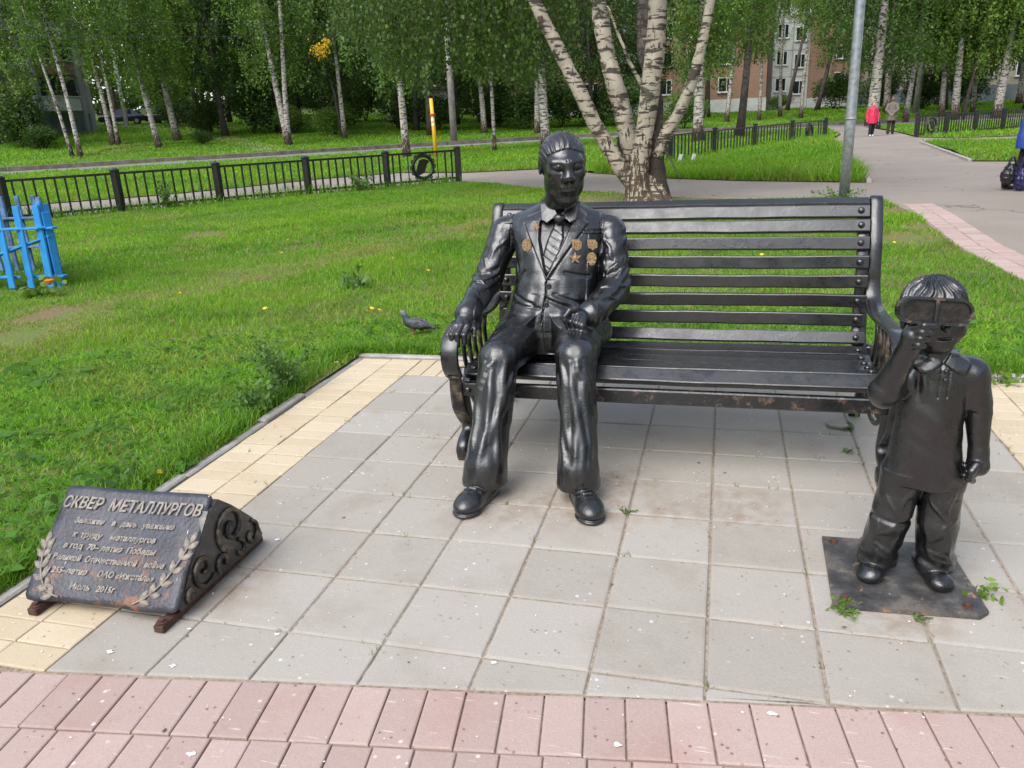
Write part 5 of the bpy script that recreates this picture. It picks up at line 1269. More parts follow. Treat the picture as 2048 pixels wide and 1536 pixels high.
pole('grey concrete pole at the road, right of the yellow marker', -16.1, 50.8, 9.5, .24)
pole('grey concrete pole among the birches behind the far right fence', 16.75, 71.4, 9.5, .26, (.25, 0))
pole('whitewashed pole beside the parked cars on the left', -54.0, 65.3, 8, .20, (0, 0), 'white')
for k, (za, zb, lb) in enumerate(((6.0, 5.3, 'upper overhead cable above the road on the left'), (5.2, 4.7, 'lower overhead cable above the road on the left'), (7.6, 6.8, 'topmost overhead cable above the road on the left'))):
    P = [(-60 + 44 * t, 8 + 42.8 * t, za + 2.3 + (zb - za) * t - 1.6 * (1 - (2 * t - 1) ** 2) * .4) for t in np.linspace(0, 1, 16)]
    tag(MB().tube(P, .013, 5).build('overhead_cable', simple('cable', (.03, .03, .03), .7), None), lb, 'cable')
# ------------------------------------------------------------------ vegetation
def leaf_cloud(name, C, size, rs, mat, hang=.5, asp=.62, sides=4):
    n = len(C); r = np.random.RandomState(rs)
    u = r.normal(size=(n, 3)); u[:, 2] -= hang * 1.6; u /= np.linalg.norm(u, axis=1)[:, None]
    q = r.normal(size=(n, 3)); v = np.cross(u, q); v /= np.linalg.norm(v, axis=1)[:, None] + 1e-9
    s = size * r.uniform(.65, 1.35, (n, 1)); wv = np.cross(u, v) * s * .10
    if sides > 4:
        q = [(-.5, 0, 0), (-.36, .34, .6), (-.02, .5, 1), (.30, .34, .7), (.5, 0, 0), (.30, -.34, .7), (-.02, -.5, 1), (-.36, -.34, .6)]
        V = np.stack([C + u * s * a + v * s * asp * b2 + wv * c2 for a, b2, c2 in q], 1).reshape(-1, 3); b = np.arange(n) * 8
        me = fast_mesh(name, V, np.stack([b + i for i in range(8)], 1)); me.materials.append(mat); return me
    V = np.stack([C - u * s * .5, C + v * s * asp * .5 + wv - u * s * .08, C + u * s * .5, C - v * s * asp * .5 + wv - u * s * .08], 1).reshape(-1, 3)
    b = np.arange(n) * 4; me = fast_mesh(name, V, np.stack([b, b + 1, b + 2, b + 3], 1)); me.materials.append(mat); return me
def crown_points(r, n_str, leaves, z0, z1, rad, droop, top=1.0):
    """limbs that rise and bend over, each with leafy twigs hanging from it"""
    out = []; tw = []
    for i in range(n_str):
        zb = z0 + (z1 - z0) * r.uniform(); a = r.uniform(0, 6.283); fr = (zb - z0) / (z1 - z0)
        L = rad * (.35 + .75 * np.sin(np.pi * min(1, .22 + fr * .75))) * r.uniform(.45, 1.1)
        st = np.array([0, 0, zb]); mid = st + np.array([np.cos(a) * L * .6, np.sin(a) * L * .6, .5 * L]); en = mid + np.array([np.cos(a) * L * .45, np.sin(a) * L * .45, -droop * r.uniform(.3, .8)])
        bez = lambda t: (1 - t) ** 2 * st + 2 * t * (1 - t) * mid + t * t * en
        ns = 5; per = leaves // ns
        for k in range(ns):
            o = bez(r.uniform(.3, 1)) + r.normal(0, .22, 3); Ls = r.uniform(.5, 1.0) * droop * .75; t = r.uniform(0, 1, per)[:, None]; dx = r.normal(0, .12, 3); dx[2] = 0
            out.append(o - np.array([0, 0, 1.0]) * Ls * t + dx * t + r.normal(0, .10, (per, 3)) * (1.25 - .6 * t))
        tw.append([tuple(st), tuple(bez(.5)), tuple(en)])
    return np.concatenate(out), tw
rv = np.random.RandomState(5)
CROWN = []
for k, (ns, z0, z1, rad, dr) in enumerate([(150, 3.6, 13, 3.0, 2.0), (150, 4.6, 14, 2.7, 2.4), (130, 5.4, 14, 2.4, 2.0), (170, 2.8, 12, 3.4, 1.6)]):
    P, tw = crown_points(rv, ns, 95, z0, z1, rad, dr)
    CROWN.append({m: leaf_cloud('crown', P, .165, 40 + k, MAT[m], .5) for m in ('leaf',)})
    for m in ('leaf_dark', 'leaf_pale'):
        me = CROWN[-1]['leaf'].copy(); me.materials.clear(); me.materials.append(MAT[m]); CROWN[-1][m] = me
    b = MB()
    for s_ in tw[::3]: b.tube(s_, [.035, .018, .006], 4, False)
    CROWN[-1]['tw'] = b.mesh('branches', recalc=False); CROWN[-1]['tw'].materials.append(MAT['branch'])
def tree(label, x, y, r0, tops, crown=0, mat='leaf', bark='bark', z=None, rot=None, scale=1.0, group='birches beyond the lawn', cat='tree', nm='birch_tree', seed=0, crz=1.0, lift=0.0):
    rr = random.Random(seed * 7 + int(abs(x) * 10)); z = Hf(x, y) - .06 if z is None else z
    o = empty(nm, (x, y, z)); tag(o, label, cat, group)
    for i, tp in enumerate(tops):
        h = tp[2]; P = []; R0 = []
        for t in np.linspace(0, 1, 12):
            w_ = .10 * h / 10 * math.sin(t * 5 + rr.uniform(0, .2) + seed)
            P.append((tp[0] * t + w_ * .6 + (tp[3] if len(tp) > 3 else 0) * (1 - t) , tp[1] * t + w_ * .3, h * t)); R0.append(r0 * (1.25 if t == 0 else 1.0 - .72 * t) * (.8 if i else 1))
        MB().tube(P, R0, 10).build('trunk', MAT[bark], o, True)
    if crown is not None:
        tp = tops[0]; c = link('crown', CROWN[crown][mat], None, o, (tp[0] * .5, tp[1] * .5, lift), (0, 0, rr.uniform(0, 6.28))); c.scale = (scale, scale, scale * crz)
        b = link('branches', CROWN[crown]['tw'], None, o, c.location, c.rotation_euler); b.scale = c.scale
    return o
bl = 'birches beyond the road'
TR = [ # label, x, y, r, tops, crown, mat, bark, scale
 ('white birch on the far left, leaning left, second trunk of a pair', -36.3, 39.2, .15, [(-2.0, 1.5, 11.5), (-2.4, .6, 9, -.6)], 1, 'leaf', 'bark', .95),
 ('thin pale birch at the dirt track, left of the thick one', -40.4, 46.9, .19, [(-2.0, 1.8, 12), (-1.4, 2.4, 11.5, .45)], 2, 'leaf_pale', 'bark', 1.0),
 ('white birch leaning left beside the side path', -35.05, 44.8, .20, [(-2.4, 2.0, 12.5)], 1, 'leaf', 'bark', 1.05),
 ('birch with a dark lower trunk at the bend of the side path', -37.7, 50.6, .28, [(-1.9, 1.6, 12)], 3, 'leaf_pale', 'bark', 1.0),
 ('forked white birch beyond the road, left of the yellow leaves', -26.97, 48.0, .25, [(-2.4, 1.6, 13), (.3, .6, 13)], 1, 'leaf', 'bark', 1.1),
 ('slim white birch right of the yellow leaves', -25.5, 53.7, .19, [(-1.2, 1.4, 13)], 2, 'leaf', 'bark', 1.1),
 ('dark thin trunk just behind the slim white birch', -26.7, 55.6, .14, [(-2.2, 1.4, 12)], 0, 'leaf_dark', 'bark_dark', 1.0),
 ('leaning birch at the left edge, wrapped in foliage', -43.9, 43.8, .17, [(-3.6, 1.4, 11)], 3, 'leaf_pale', 'bark', 1.0),
 ('dark trunk deep in the wood on the left, beside the path', -45.3, 64.1, .26, [(-.4, .6, 12)], 3, 'leaf_dark', 'bark_dark', 1.2),
 ('dark trunk in the shade right of the side path', -40.3, 58.3, .25, [(-.5, .5, 12)], 3, 'leaf_dark', 'bark_dark', 1.2),
 ('dark leaning trunk in the middle of the shaded wood', -36.4, 54.9, .27, [(-.9, .8, 12)], 3, 'leaf_dark', 'bark_dark', 1.15),
 ('dark thin trunk behind the forked birch', -34.0, 58.8, .18, [(-.5, .6, 12)], 0, 'leaf_dark', 'bark_dark', 1.2),
 ('white birch left of the yellow marker pole', -11.5, 30.6, .175, [(-1.2, 1.8, 10.5)], 1, 'leaf', 'bark', .85),
 ('slim leaning birch behind the road, right of the concrete pole', -16.4, 59.1, .23, [(-1.2, 2.0, 13)], 1, 'leaf', 'bark', 1.1),
 ('very thin birch in front of the road, left of the statue head', -8.8, 34.7, .10, [(.0, .8, 9)], 2, 'leaf', 'bark', .75),
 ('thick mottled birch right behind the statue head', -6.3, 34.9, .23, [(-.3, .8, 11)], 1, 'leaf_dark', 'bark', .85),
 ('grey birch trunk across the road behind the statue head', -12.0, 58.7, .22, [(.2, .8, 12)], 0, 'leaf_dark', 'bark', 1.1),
 ('stout white birch just right of the multi-stemmed birch', .65, 37.1, .26, [(-.2, 1.6, 12)], 1, 'leaf', 'bark', .75),
 ('thin white birch left of the dark trunk by the brick house', 1.9, 67.9, .20, [(.6, 1.6, 13)], 2, 'leaf', 'bark', 1.1),
 ('dark leaning trunk in front of the brick house corner', 2.5, 42.0, .22, [(.6, 1.6, 12)], 2, 'leaf', 'bark_dark', .62),
 ('thin birch in front of the brick wall, right of the dark trunk', 4.4, 69.6, .16, [(.2, 1.4, 12)], 2, 'leaf', 'bark', .7),
 ('thin birch in front of the white stair bay', 6.4, 74.9, .18, [(-.1, 1.4, 12)], 2, 'leaf_pale', 'bark', .62),
 ('thin birch in front of the black parked car', 7.85, 70.7, .17, [(.6, 1.4, 12)], 2, 'leaf_pale', 'bark', .66),
 ('dark slanting trunk beside the white stair bay', 8.0, 88.8, .22, [(1.9, 1, 13)], 2, 'leaf', 'bark_dark', .8),
 ('thick gnarled birch behind the woman in pink', 11.3, 56.9, .40, [(.1, 1.4, 14)], 3, 'leaf_dark', 'bark', 1.25),
 ('thin birch right of the man in the grey coat', 14.3, 62.4, .20, [(.9, 1.4, 13)], 1, 'leaf', 'bark', 1.1),
 ('birch left of the close pair behind the far right fence', 17.0, 64.2, .21, [(-.2, 1.2, 13)], 1, 'leaf', 'bark', 1.1),
 ('stout mottled birch behind the far right fence', 17.6, 63.0, .29, [(.1, 1.2, 13)], 0, 'leaf_pale', 'bark', 1.1),
 ('dark trunk leaning right behind the far right fence', 18.2, 63.1, .15, [(2.0, 1.2, 12)], 0, 'leaf', 'bark_dark', 1.0),
 ('thin birch between the stout ones at the far right', 20.1, 67.8, .18, [(-.1, 1.2, 13)], 2, 'leaf', 'bark', 1.1),
 ('stout white birch near the right edge', 20.3, 62.5, .32, [(.6, 1.2, 13)], 1, 'leaf_pale', 'bark', 1.15),
 ('dark slanting tree behind the lamp post', 10.6, 86, .24, [(2.2, .6, 13)], 2, 'leaf', 'bark_dark', 1.0)]
for i, (lb, x, y, r, tops, cr, m, bk, sc_) in enumerate(TR): tree(lb, x, y, r, tops, cr, m, bk, None, None, sc_, bl, seed=i, lift=5.5 if 'stair bay' in lb else 3.4 if 'parked car' in lb else 1.6 if 'brick wall' in lb else 1.0 if 'brick house corner' in lb else 2.4 if 'second trunk of a pair' in lb else 0.0)
# more of the wood behind, each a tree of its own
rw = random.Random(3); bw = 'trees in the wood behind'
WOOD = [(-62, 74, 3), (-47, 72, 3), (-55, 84, 3), (-42, 68, 3), (-36, 66, 0), (-31, 63, 3), (-28, 70, 3), (-23, 62, 0), (-22, 70, 3), (-18, 66, 3), (-14, 69, 0), (-9, 66, 3), (-38, 80, 3), (-30, 84, 3), (-20, 82, 3), (-10, 79, 3), (-4, 72, 0), (0, 78, 2), (15, 74, 0), (20, 76, 3), (25, 72, 3), (29, 66, 0), (24, 64, 3), (32, 75, 3), (17, 90, 3), (22, 88, 3), (-33, 58, 3), (-20, 57, 0), (28, 84, 3)]
def where(x, y):
    u_ = (x - CAMP[0]) * FWD[1] - (y - CAMP[1]) * FWD[0]; t = u_ / ((x - CAMP[0]) * FWD[0] + (y - CAMP[1]) * FWD[1]); f = t / .651
    side = 'behind the left grey block' if f < -.9 else 'left of the parked dark cars' if f < -.72 else 'above the side path' if f < -.55 else 'behind the forked birch' if f < -.38 else 'left of the yellow marker pole' if f < -.2 else 'behind the yellow marker pole' if f < -.05 else 'behind the statue head' if f < .12 else 'behind the thick birch' if f < .32 else 'in front of the brick block' if f < .5 else 'behind the lamp post' if f < .68 else 'behind the two walkers' if f < .8 else 'behind the far right fence'
    d = math.hypot(x - CAMP[0], y - CAMP[1]); return side, ('nearer' if d < 67 else 'middle' if d < 78 else 'farther' if d < 90 else 'farthest')
for i, (x, y, c) in enumerate(WOOD):
    sd_, fa_ = where(x, y)
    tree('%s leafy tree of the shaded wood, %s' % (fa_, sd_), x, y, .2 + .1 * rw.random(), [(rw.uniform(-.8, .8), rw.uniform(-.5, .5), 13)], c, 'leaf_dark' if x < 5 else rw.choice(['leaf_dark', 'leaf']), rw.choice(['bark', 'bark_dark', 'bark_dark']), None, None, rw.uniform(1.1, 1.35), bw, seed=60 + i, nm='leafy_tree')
# shrubs
def blob_points(r, n, rx, ry, rz, lumps=9):
    C = []; 
    for k in range(lumps):
        c = r.normal(size=3); c /= np.linalg.norm(c); c = c * np.array([rx, ry, rz]) * .55 * r.uniform(.3, 1) + np.array([0, 0, rz]); 
        q = r.normal(size=(n // lumps, 3)); q /= np.linalg.norm(q, axis=1)[:, None]; q *= (r.uniform(.55, 1.05, (len(q), 1))) * np.array([rx, ry, rz]) * .55; C.append(c + q)
    P = np.concatenate(C); return P[P[:, 2] > .02]
SHR = [leaf_cloud('foliage', blob_points(rv, 4200, 1, 1, 1), .085, 70 + k, MAT['leaf_dark'], .2) for k in range(3)]
SHRG = [s.copy() for s in SHR]
for s in SHRG: s.materials.clear(); s.materials.append(MAT['leaf'])
def shrub(label, x, y, s, h, k=0, green=False, z=None):
    o = empty('shrub', (x, y, (Hf(x, y) if z is None else z) - .05)); tag(o, label, 'shrub', 'shrubs under the trees')
    f = link('foliage', (SHRG if green else SHR)[k % 3], None, o, (0, 0, 0), (0, 0, x * 3.1)); f.scale = (s, s, h)
    st = MB()
    for a in range(5): st.tube([(0, 0, 0), (math.cos(a * 1.3) * s * .3, math.sin(a * 1.3) * s * .3, h * .9)], [.04, .012], 5)
    st.build('stem', MAT['branch'], o); return o
for i, (x, y, s, h, g_) in enumerate([(-66, 70, 4, 3.2, 0), (-60, 80, 4.2, 3.4, 0), (-53, 86, 4.2, 3.0, 0), (-46, 84, 4.4, 3.4, 0), (-42, 90, 4.2, 3.2, 0), (-35, 90, 4.4, 3.0, 0), (-33, 74, 3.6, 3.0, 0), (-27, 88, 4.4, 3.4, 0), (-19, 90, 4.4, 3.0, 0), (-21, 76, 3.4, 2.8, 0), (-45.5, 44.2, 2.6, 2.2, 0), (-42.6, 43.2, 1.6, .9, 0), (-47.0, 46, 1.6, .8, 0), (-38.9, 56.4, 2.4, 1.7, 0), (-35.5, 57.5, 2.8, 2.0, 0), (-32, 57.8, 2.0, 1.3, 1), (-30, 62, 3, 2.4, 0), (-25.5, 64, 3, 1.9, 0), (-21.5, 63, 2.6, 1.6, 0), (-17.6, 66, 3.2, 1.9, 0), (-14, 64, 2.6, 1.8, 0), (-11.6, 66, 3, 2.2, 0), (-8.6, 68, 3.4, 2.0, 0), (-6, 65, 2.6, 2.2, 0), (-1.2, 60, 2.0, 1.5, 1), (7.4, 93, 1.6, 1.0, 1), (12.6, 90, 3, 2.0, 0), (15.5, 82, 2.6, 2.2, 0), (19, 80, 3, 2.2, 0), (23, 84, 3, 2.2, 0), (-33.5, 47.6, .9, .6, 0), (-49, 66, 2.4, 1.7, 0), (-28, 57, 2, 1.3, 1)]):
    sd_, fa_ = where(x, y); shrub(('%s %s green shrub under the trees, %s' if g_ else '%s %s dark leafy shrub under the trees, %s') % (fa_, 'low' if h < 1.45 else 'broad' if h < 1.95 else 'tall', sd_), x, y, s, h, i, g_)
# the far wood as one mass, with an added leaf ring behind the camera
r = np.random.RandomState(17); n = 70000
ang = r.uniform(-1.12, .90, n); dist = r.uniform(112, 145, n); a0 = math.atan2(FWD[1], FWD[0]); x = CAMP[0] + dist * np.cos(a0 - ang); y = CAMP[1] + dist * np.sin(a0 - ang)
zt = 26 + 4 * pnoise(x, y, .12, 3); z = r.uniform(0, 1, n) ** 1.25 * zt + H(x, y)
n2 = 15000; ang2 = r.uniform(.95, 5.1, n2); d2 = r.uniform(27, 46, n2); x2 = CAMP[0] + d2 * np.cos(a0 - ang2); y2 = CAMP[1] + d2 * np.sin(a0 - ang2); z2 = 1.6 + r.uniform(0, 1, n2) ** .8 * (13 + 2.5 * pnoise(x2, y2, .2, 5))  # unseen leaf ring around the back, added to darken reflections on the black statues
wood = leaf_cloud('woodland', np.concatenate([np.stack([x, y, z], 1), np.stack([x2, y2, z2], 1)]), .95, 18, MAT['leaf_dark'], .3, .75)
tag(link('woodland', wood), 'dense dark green wood closing the view behind the trees and houses, plus an unseen leaf ring added behind the camera to darken reflections', 'woodland', kind='stuff')

# ---- the many-stemmed old birch behind the bench
mt = empty('birch_tree', (.57, 10.95, 0)); tag(mt, 'old birch with five spreading mottled stems behind the bench', 'tree')
B0 = Vector((.57, 10.95, 0))
def limb(pts, rs, name='trunk', n=14, mat='bark_near', jag=.012):
    S_ = spline([tuple(Vector(p) - B0) for p in pts], 7); q = np.interp(np.linspace(0, 1, len(S_)), np.linspace(0, 1, len(rs)), rs); m = MB(); m.tube(S_, list(q * .92), n)
    rj = random.Random(len(pts) * 13 + int(pts[-1][0] * 100)); m.v = [(v[0] + rj.uniform(-jag, jag), v[1] + rj.uniform(-jag, jag), v[2]) for v in m.v]
    return m.build(name, MAT[mat], mt, True)
limb([(.42, 10.95, -.05), (.36, 10.95, .3), (.16, 11.0, .56), (-.24, 11.0, 1.20), (-.58, 11.0, 1.90), (-.93, 11.0, 2.58), (-1.30, 11.0, 3.35), (-1.9, 11.0, 5.0)], [.24, .17, .15, .135, .125, .115, .105, .08])
limb([(.55, 11.1, -.05), (.46, 11.15, .4), (.29, 11.2, .85), (.14, 11.2, 1.49), (-.06, 11.3, 2.12), (-.21, 11.4, 2.75), (-.3, 11.5, 3.4), (-.5, 11.8, 6)], [.26, .19, .165, .165, .155, .145, .14, .09])
limb([(.50, 10.8, -.05), (.47, 10.8, .5), (.55, 10.8, 1.12), (.62, 10.8, 1.72), (.70, 10.8, 2.36), (.73, 10.8, 3.1), (.8, 10.8, 6)], [.27, .17, .15, .17, .165, .155, .09])
limb([(.76, 11.0, -.05), (.72, 11.0, .45), (.70, 11.0, 1.2), (.66, 11.1, 1.8), (.50, 11.4, 2.4), (.45, 11.6, 3.2), (.4, 11.9, 6)], [.28, .17, .15, .13, .15, .14, .09], mat='bark_dark')
limb([(.74, 10.95, .75), (.87, 10.9, 1.06), (1.10, 10.9, 1.45), (1.28, 10.9, 1.90), (1.42, 10.9, 2.46), (1.52, 10.9, 3.05), (1.8, 10.9, 5)], [.12, .12, .10, .09, .08, .075, .05])
limb([(.58, 10.72, 1.62), (.49, 10.7, 1.86), (.32, 10.6, 2.2), (.20, 10.55, 2.5), (.0, 10.5, 3.0)], [.04, .032, .026, .022, .015], 'branch', 8)
limb([(.78, 10.9, .95), (.95, 10.8, .72), (1.14, 10.7, .38)], [.018, .014, .01], 'branch', 6, 'branch', .0)
for sx, sy, rr_ in ((.95, 10.82, .10), (.28, 10.9, .12), (.62, 10.66, .12), (.80, 10.72, .13)): limb([(sx, sy, -.06), (.57 + (sx - .57) * .7, 10.9 + (sy - 10.9) * .6, .14), (.57 + (sx - .57) * .35, 10.92, .42)], [rr_ * 1.3, rr_, rr_ * .7], 'root', 10)
MB().tube([(.11 + .165 * math.cos(a), -.13 + .165 * math.sin(a), 2.52 + .02 * math.sin(a)) for a in np.linspace(0, 6.283, 18)], .022, 6).build('tie', MAT['concrete'], mt)
# hanging leafy twigs of the old birch
def strands(r, spots, leaf):
    C = []; tw = MB()
    for (x, y, z0, L) in spots:
        dx, dy = r.normal(0, .10), r.normal(0, .10); n = int(L * 26)
        t = np.sort(r.uniform(0, 1, n)); P = np.stack([x + dx * t + .05 * np.sin(t * 7 + x), y + dy * t, z0 - L * t], 1)
        C.append(P + r.normal(0, .045, (n, 3))); tw.tube([(x, y, z0), (x + dx * .5, y + dy * .5, z0 - L * .5), (x + dx, y + dy, z0 - L)], [.005, .0035, .002], 3, False)
    return np.concatenate(C), tw
r = np.random.RandomState(23); spots = []
def low(x): return float(np.interp(x, [-6.2, -5.6, -4.9, -4.0, -3.4, -2.9, -2.2, -1.5, -.9, -.3, .4, 1.0, 1.6, 2.2, 3.0], [4.2, 3.2, 2.7, 2.25, 1.75, 2.2, 1.95, 1.8, 2.2, 3.0, 3.2, 3.1, 2.8, 3.4, 4.5]))
for k in range(640):
    x = r.uniform(-5.9, -.15) if k < 550 else r.uniform(.9, 2.7); x = x if r.uniform() > .15 else r.normal(-2.6, 1.3)
    y = r.uniform(11.2, 15.0) if x < 0 else r.uniform(11.5, 14); sc_y = (y + 2.66) / 13.9; bot = 1.42 + (low((x - 1.81) / sc_y + 1.81) - 1.42) * sc_y
    z0 = r.uniform(3.3, 5.2); zb = bot + abs(r.normal(0, .55)); 
    if z0 - zb > .3: spots.append((x, y, z0, min(z0 - zb, 2.6)))
C, tw = strands(r, spots, .05)
C = C - np.array(B0); 
link('hanging_foliage', leaf_cloud('hanging_foliage', C, .078, 91, MAT['leaf_near'], 1.0, .7), None, mt)
tm = tw.mesh('twigs', recalc=False); tm.materials.append(MAT['branch']); link('twigs', tm, None, mt, tuple(-B0))['kind'] = 'stuff'
P, tw2 = crown_points(r, 150, 90, 4.6, 9.5, 3.6, 1.5); P = P[P[:, 2] > 4.0]
link('crown', leaf_cloud('crown', P, .10, 92, MAT['leaf_near'], .8, .7), None, mt)
b = MB()
for s_ in tw2[::4]: b.tube(s_, [.04, .02, .006], 4, False)
link('branches', b.mesh('branches', recalc=False), MAT['branch'], mt)
# spray of yellow leaves
yl = empty('yellow_leaf_spray', (-24.6, 49.5, 6.9)); tag(yl, 'bright yellow autumn leaf spray hanging among the green birches', 'branch')
r = np.random.RandomState(31); P = np.concatenate([r.normal(0, .26, (130, 3)) * np.array([1.2, .8, .9]) + (-.1, 0, -.55), r.normal(0, .16, (60, 3)) + (.45, 0, -.1)])
link('foliage', leaf_cloud('foliage', P, .19, 5, MAT['leaf_yellow'], .5), None, yl); MB().tube([(.9, .1, .4), (.4, 0, -.1), (-.2, 0, -.6)], [.02, .014, .006], 5).build('twig', MAT['branch'], yl)

# ---- weeds and small plants
def weed(name, label, cat, loc, stems, hgt, leaves, size, spread, seed, mat='weed', asp=.5, group=None, flat=False):
    o = empty(name, loc); tag(o, label, cat, group); r = np.random.RandomState(seed); C = []; st = MB()
    for k in range(stems):
        a = r.uniform(0, 6.28); e = np.array([math.cos(a) * spread * r.uniform(.3, 1), math.sin(a) * spread * r.uniform(.3, 1), hgt * r.uniform(.6, 1)])
        t = r.uniform(.15, 1, leaves)[:, None]; C.append(np.array([0, 0, 0]) + e * t + r.normal(0, size * .8, (leaves, 3))); st.tube([(0, 0, 0), tuple(e * .5 + np.array([0, 0, hgt * .1])), tuple(e)], [.004, .003, .0015], 4)
    P = np.concatenate(C); P[:, 2] = np.maximum(P[:, 2], .006)
    link('foliage', leaf_cloud('foliage', P, size, seed, MAT[mat], -.15, asp, 8), None, o); st.build('stem', MAT['stem'], o); return o
weed('weed_plant', 'bushy dark green weed growing over the kerb left of the paving', 'weed', (-.56, 1.14, .0), 14, .34, 46, .032, .26, 1, asp=.35)
weed('weed_plant', 'lower pale weed in front of the bushy weed at the kerb', 'weed', (-.53, .80, 0), 10, .16, 40, .030, .20, 2, asp=.5)
weed('weed_plant', 'young two-leaved weed at the right rear bench leg', 'weed', (2.42, .985, 0), 5, .045, 3, .030, .02, 3, asp=.7)
weed('weed_plant', 'small weed at the front left corner of the iron base plate', 'weed', (2.205, -.512, 0), 9, .02, 6, .022, .04, 4, 'leaf_pale', asp=.35)
weed('weed_plant', 'small weed at the right edge of the iron base plate', 'weed', (2.618, -.345, 0), 7, .02, 5, .026, .03, 5, 'leaf_pale', asp=.45)
weed('weed_plant', 'tiny weed in the joint at the front edge of the base plate', 'weed', (2.40, -.503, 0), 4, .010, 5, .011, .05, 6)
weed('weed_plant', 'tiny weed in the joint right of the man statue shoe', 'weed', (1.50, .0, 0), 5, .008, 6, .011, .05, 7)
weed('weed_plant', 'broad-leaved weed on the yellow bricks at the right edge', 'weed', (3.27, 1.75, 0), 9, .04, 6, .04, .12, 8, 'leaf_pale', asp=.45)
weed('weed_plant', 'dried curled weed in the joint under the bench', 'weed', (2.37, .70, 0), 4, .02, 8, .012, .035, 9)
weed('weed_plant', 'tall pale weed against the left black fence', 'weed', (-9.2, 11.5, 0), 6, .62, 26, .075, .18, 10)
weed('weed_plant', 'leafy weed at the foot of the left fence near its roundel', 'weed', (-6.3, 14.7, 0), 10, .36, 30, .07, .45, 11)
weed('weed_plant', 'tuft of weeds at the foot of the lamp post', 'weed', (3.55, 10.75, 0), 14, .22, 20, .035, .45, 12)
weed('weed_plant', 'broad dock weed in the lawn left of the bench', 'weed', (-1.45, 3.95, 0), 9, .12, 8, .07, .16, 13, asp=.4)
weed('weed_plant', 'leafy weed at the kerb beside the plaque', 'weed', (-.62, -.2, 0), 8, .08, 12, .045, .15, 14, asp=.5)
weed('nasturtium', 'nasturtium with round yellow-green leaves at the blue fence', 'plant', (-4.50, 3.45, 0), 12, .15, 3, .075, .22, 15, 'leaf_pale', .95)
MB().lathe([(.002, 0), (.03, .02), (.045, .05), (.03, .055)], (-4.38, 3.42, .12), 8).build('nasturtium_flower', simple('orange_petal', (.75, .20, .01), .5)); tag(bpy.data.objects['nasturtium_flower'], 'orange nasturtium flower at the blue fence', 'flower')
# fallen leaves and dandelions on the lawn
fl = MB(); fl.add([(-.03, 0, .004), (-.012, .016, .010), (.02, .015, .006), (.034, 0, .012), (.018, -.017, .004), (-.014, -.015, .009)], [(0, 5, 1), (5, 4, 2, 1), (4, 3, 2)]); flm = fl.mesh('fallen_leaf'); flm.materials.append(MAT['leaf_yellow'])
for i, (x, y) in enumerate([(-.87, 2.91), (-.43, 1.50), (-.55, 1.44), (-.52, .80), (-1.73, 2.86), (-4.4, 5.5), (-3.23, 5.7), (-2.92, 3.38), (-4.0, 6.2), (-.2, 3.6), (-1.6, 5.2), (-.9, 4.4), (2.9, 6.7), (3.2, 5.2), (1.4, 5.6), (.4, 7.5), (-2.1, 8.3), (3.0, 4.2), (-.50, -.05), (-1.2, 6.6)]):
    o = link('fallen_leaf', flm, None, None, (x, y, .045 + .02 * (i % 3)), (.3 * (i % 3 - 1), .2, i * 1.7)); o.scale = (.75,) * 3; tag(o, 'yellow fallen leaf lying on the lawn', 'leaf', 'fallen leaves on the lawn')
dm = MB().lathe([(.001, 0), (.012, .002), (.019, .008), (.012, .012), (.001, .013)], (0, 0, 0), 9).mesh('dandelion'); dm.materials.append(simple('dandelion_yellow', (.75, .50, .01), .6))
for i, (x, y) in enumerate([(-1.70, 2.80), (-.80, 2.86), (-.71, 2.80), (-1.22, 5.46), (-2.57, 6.16), (-3.6, 6.5), (2.2, 5.3), (3.5, 6.0)]): tag(link('dandelion', dm, None, None, (x, y, .075), (.4, 0, i)), 'yellow dandelion flower in the lawn', 'flower', 'dandelions in the lawn')
# husks, droppings and crumbs strewn on the paving
r = np.random.RandomState(41); n = 1000; x = r.uniform(-.4, 3.45, n); y = r.uniform(-1.75, 1.8, n); k = r.uniform(0, 1, n) < np.where(y < -.7, 1, .6); x, y = x[k], y[k]; n = len(x)
C = np.stack([x, y, np.full(n, .004)], 1); a = r.uniform(0, 6.28, n); s = r.uniform(.0018, .0045, n) * (1 + 1.3 * (r.uniform(0, 1, n) > .95)); asp = r.uniform(.25, .8, n)
u = np.stack([np.cos(a) * s, np.sin(a) * s, r.uniform(-.1, .1, n) * s], 1); v = np.stack([-np.sin(a) * s * asp, np.cos(a) * s * asp, 0 * s], 1); up = np.array([0, 0, .0022])
V = np.stack([C - u, C + v, C + u, C - v, C + up], 1).reshape(-1, 3); b = np.arange(n) * 5
F = np.concatenate([np.stack([b, b + 3, b + 4], 1), np.stack([b + 3, b + 2, b + 4], 1), np.stack([b + 2, b + 1, b + 4], 1), np.stack([b + 1, b, b + 4], 1)])
tc = np.where((r.uniform(0, 1, n) > .35)[:, None], np.array([.78, .76, .70]), np.array([.12, .095, .07])) * r.uniform(.7, 1.1, (n, 1))
lm = NT('litter'); at = lm.n('ShaderNodeAttribute'); at.attribute_name = 'tint'; lm.set(Base_Color=at.outputs['Color'], Roughness=.7)
tag(link('seed_husks', fast_mesh('seed_husks', V, F, False, np.repeat(tc, 5, 0)), lm.m), 'seed husks and crumbs strewn over the paving', 'litter', kind='stuff')
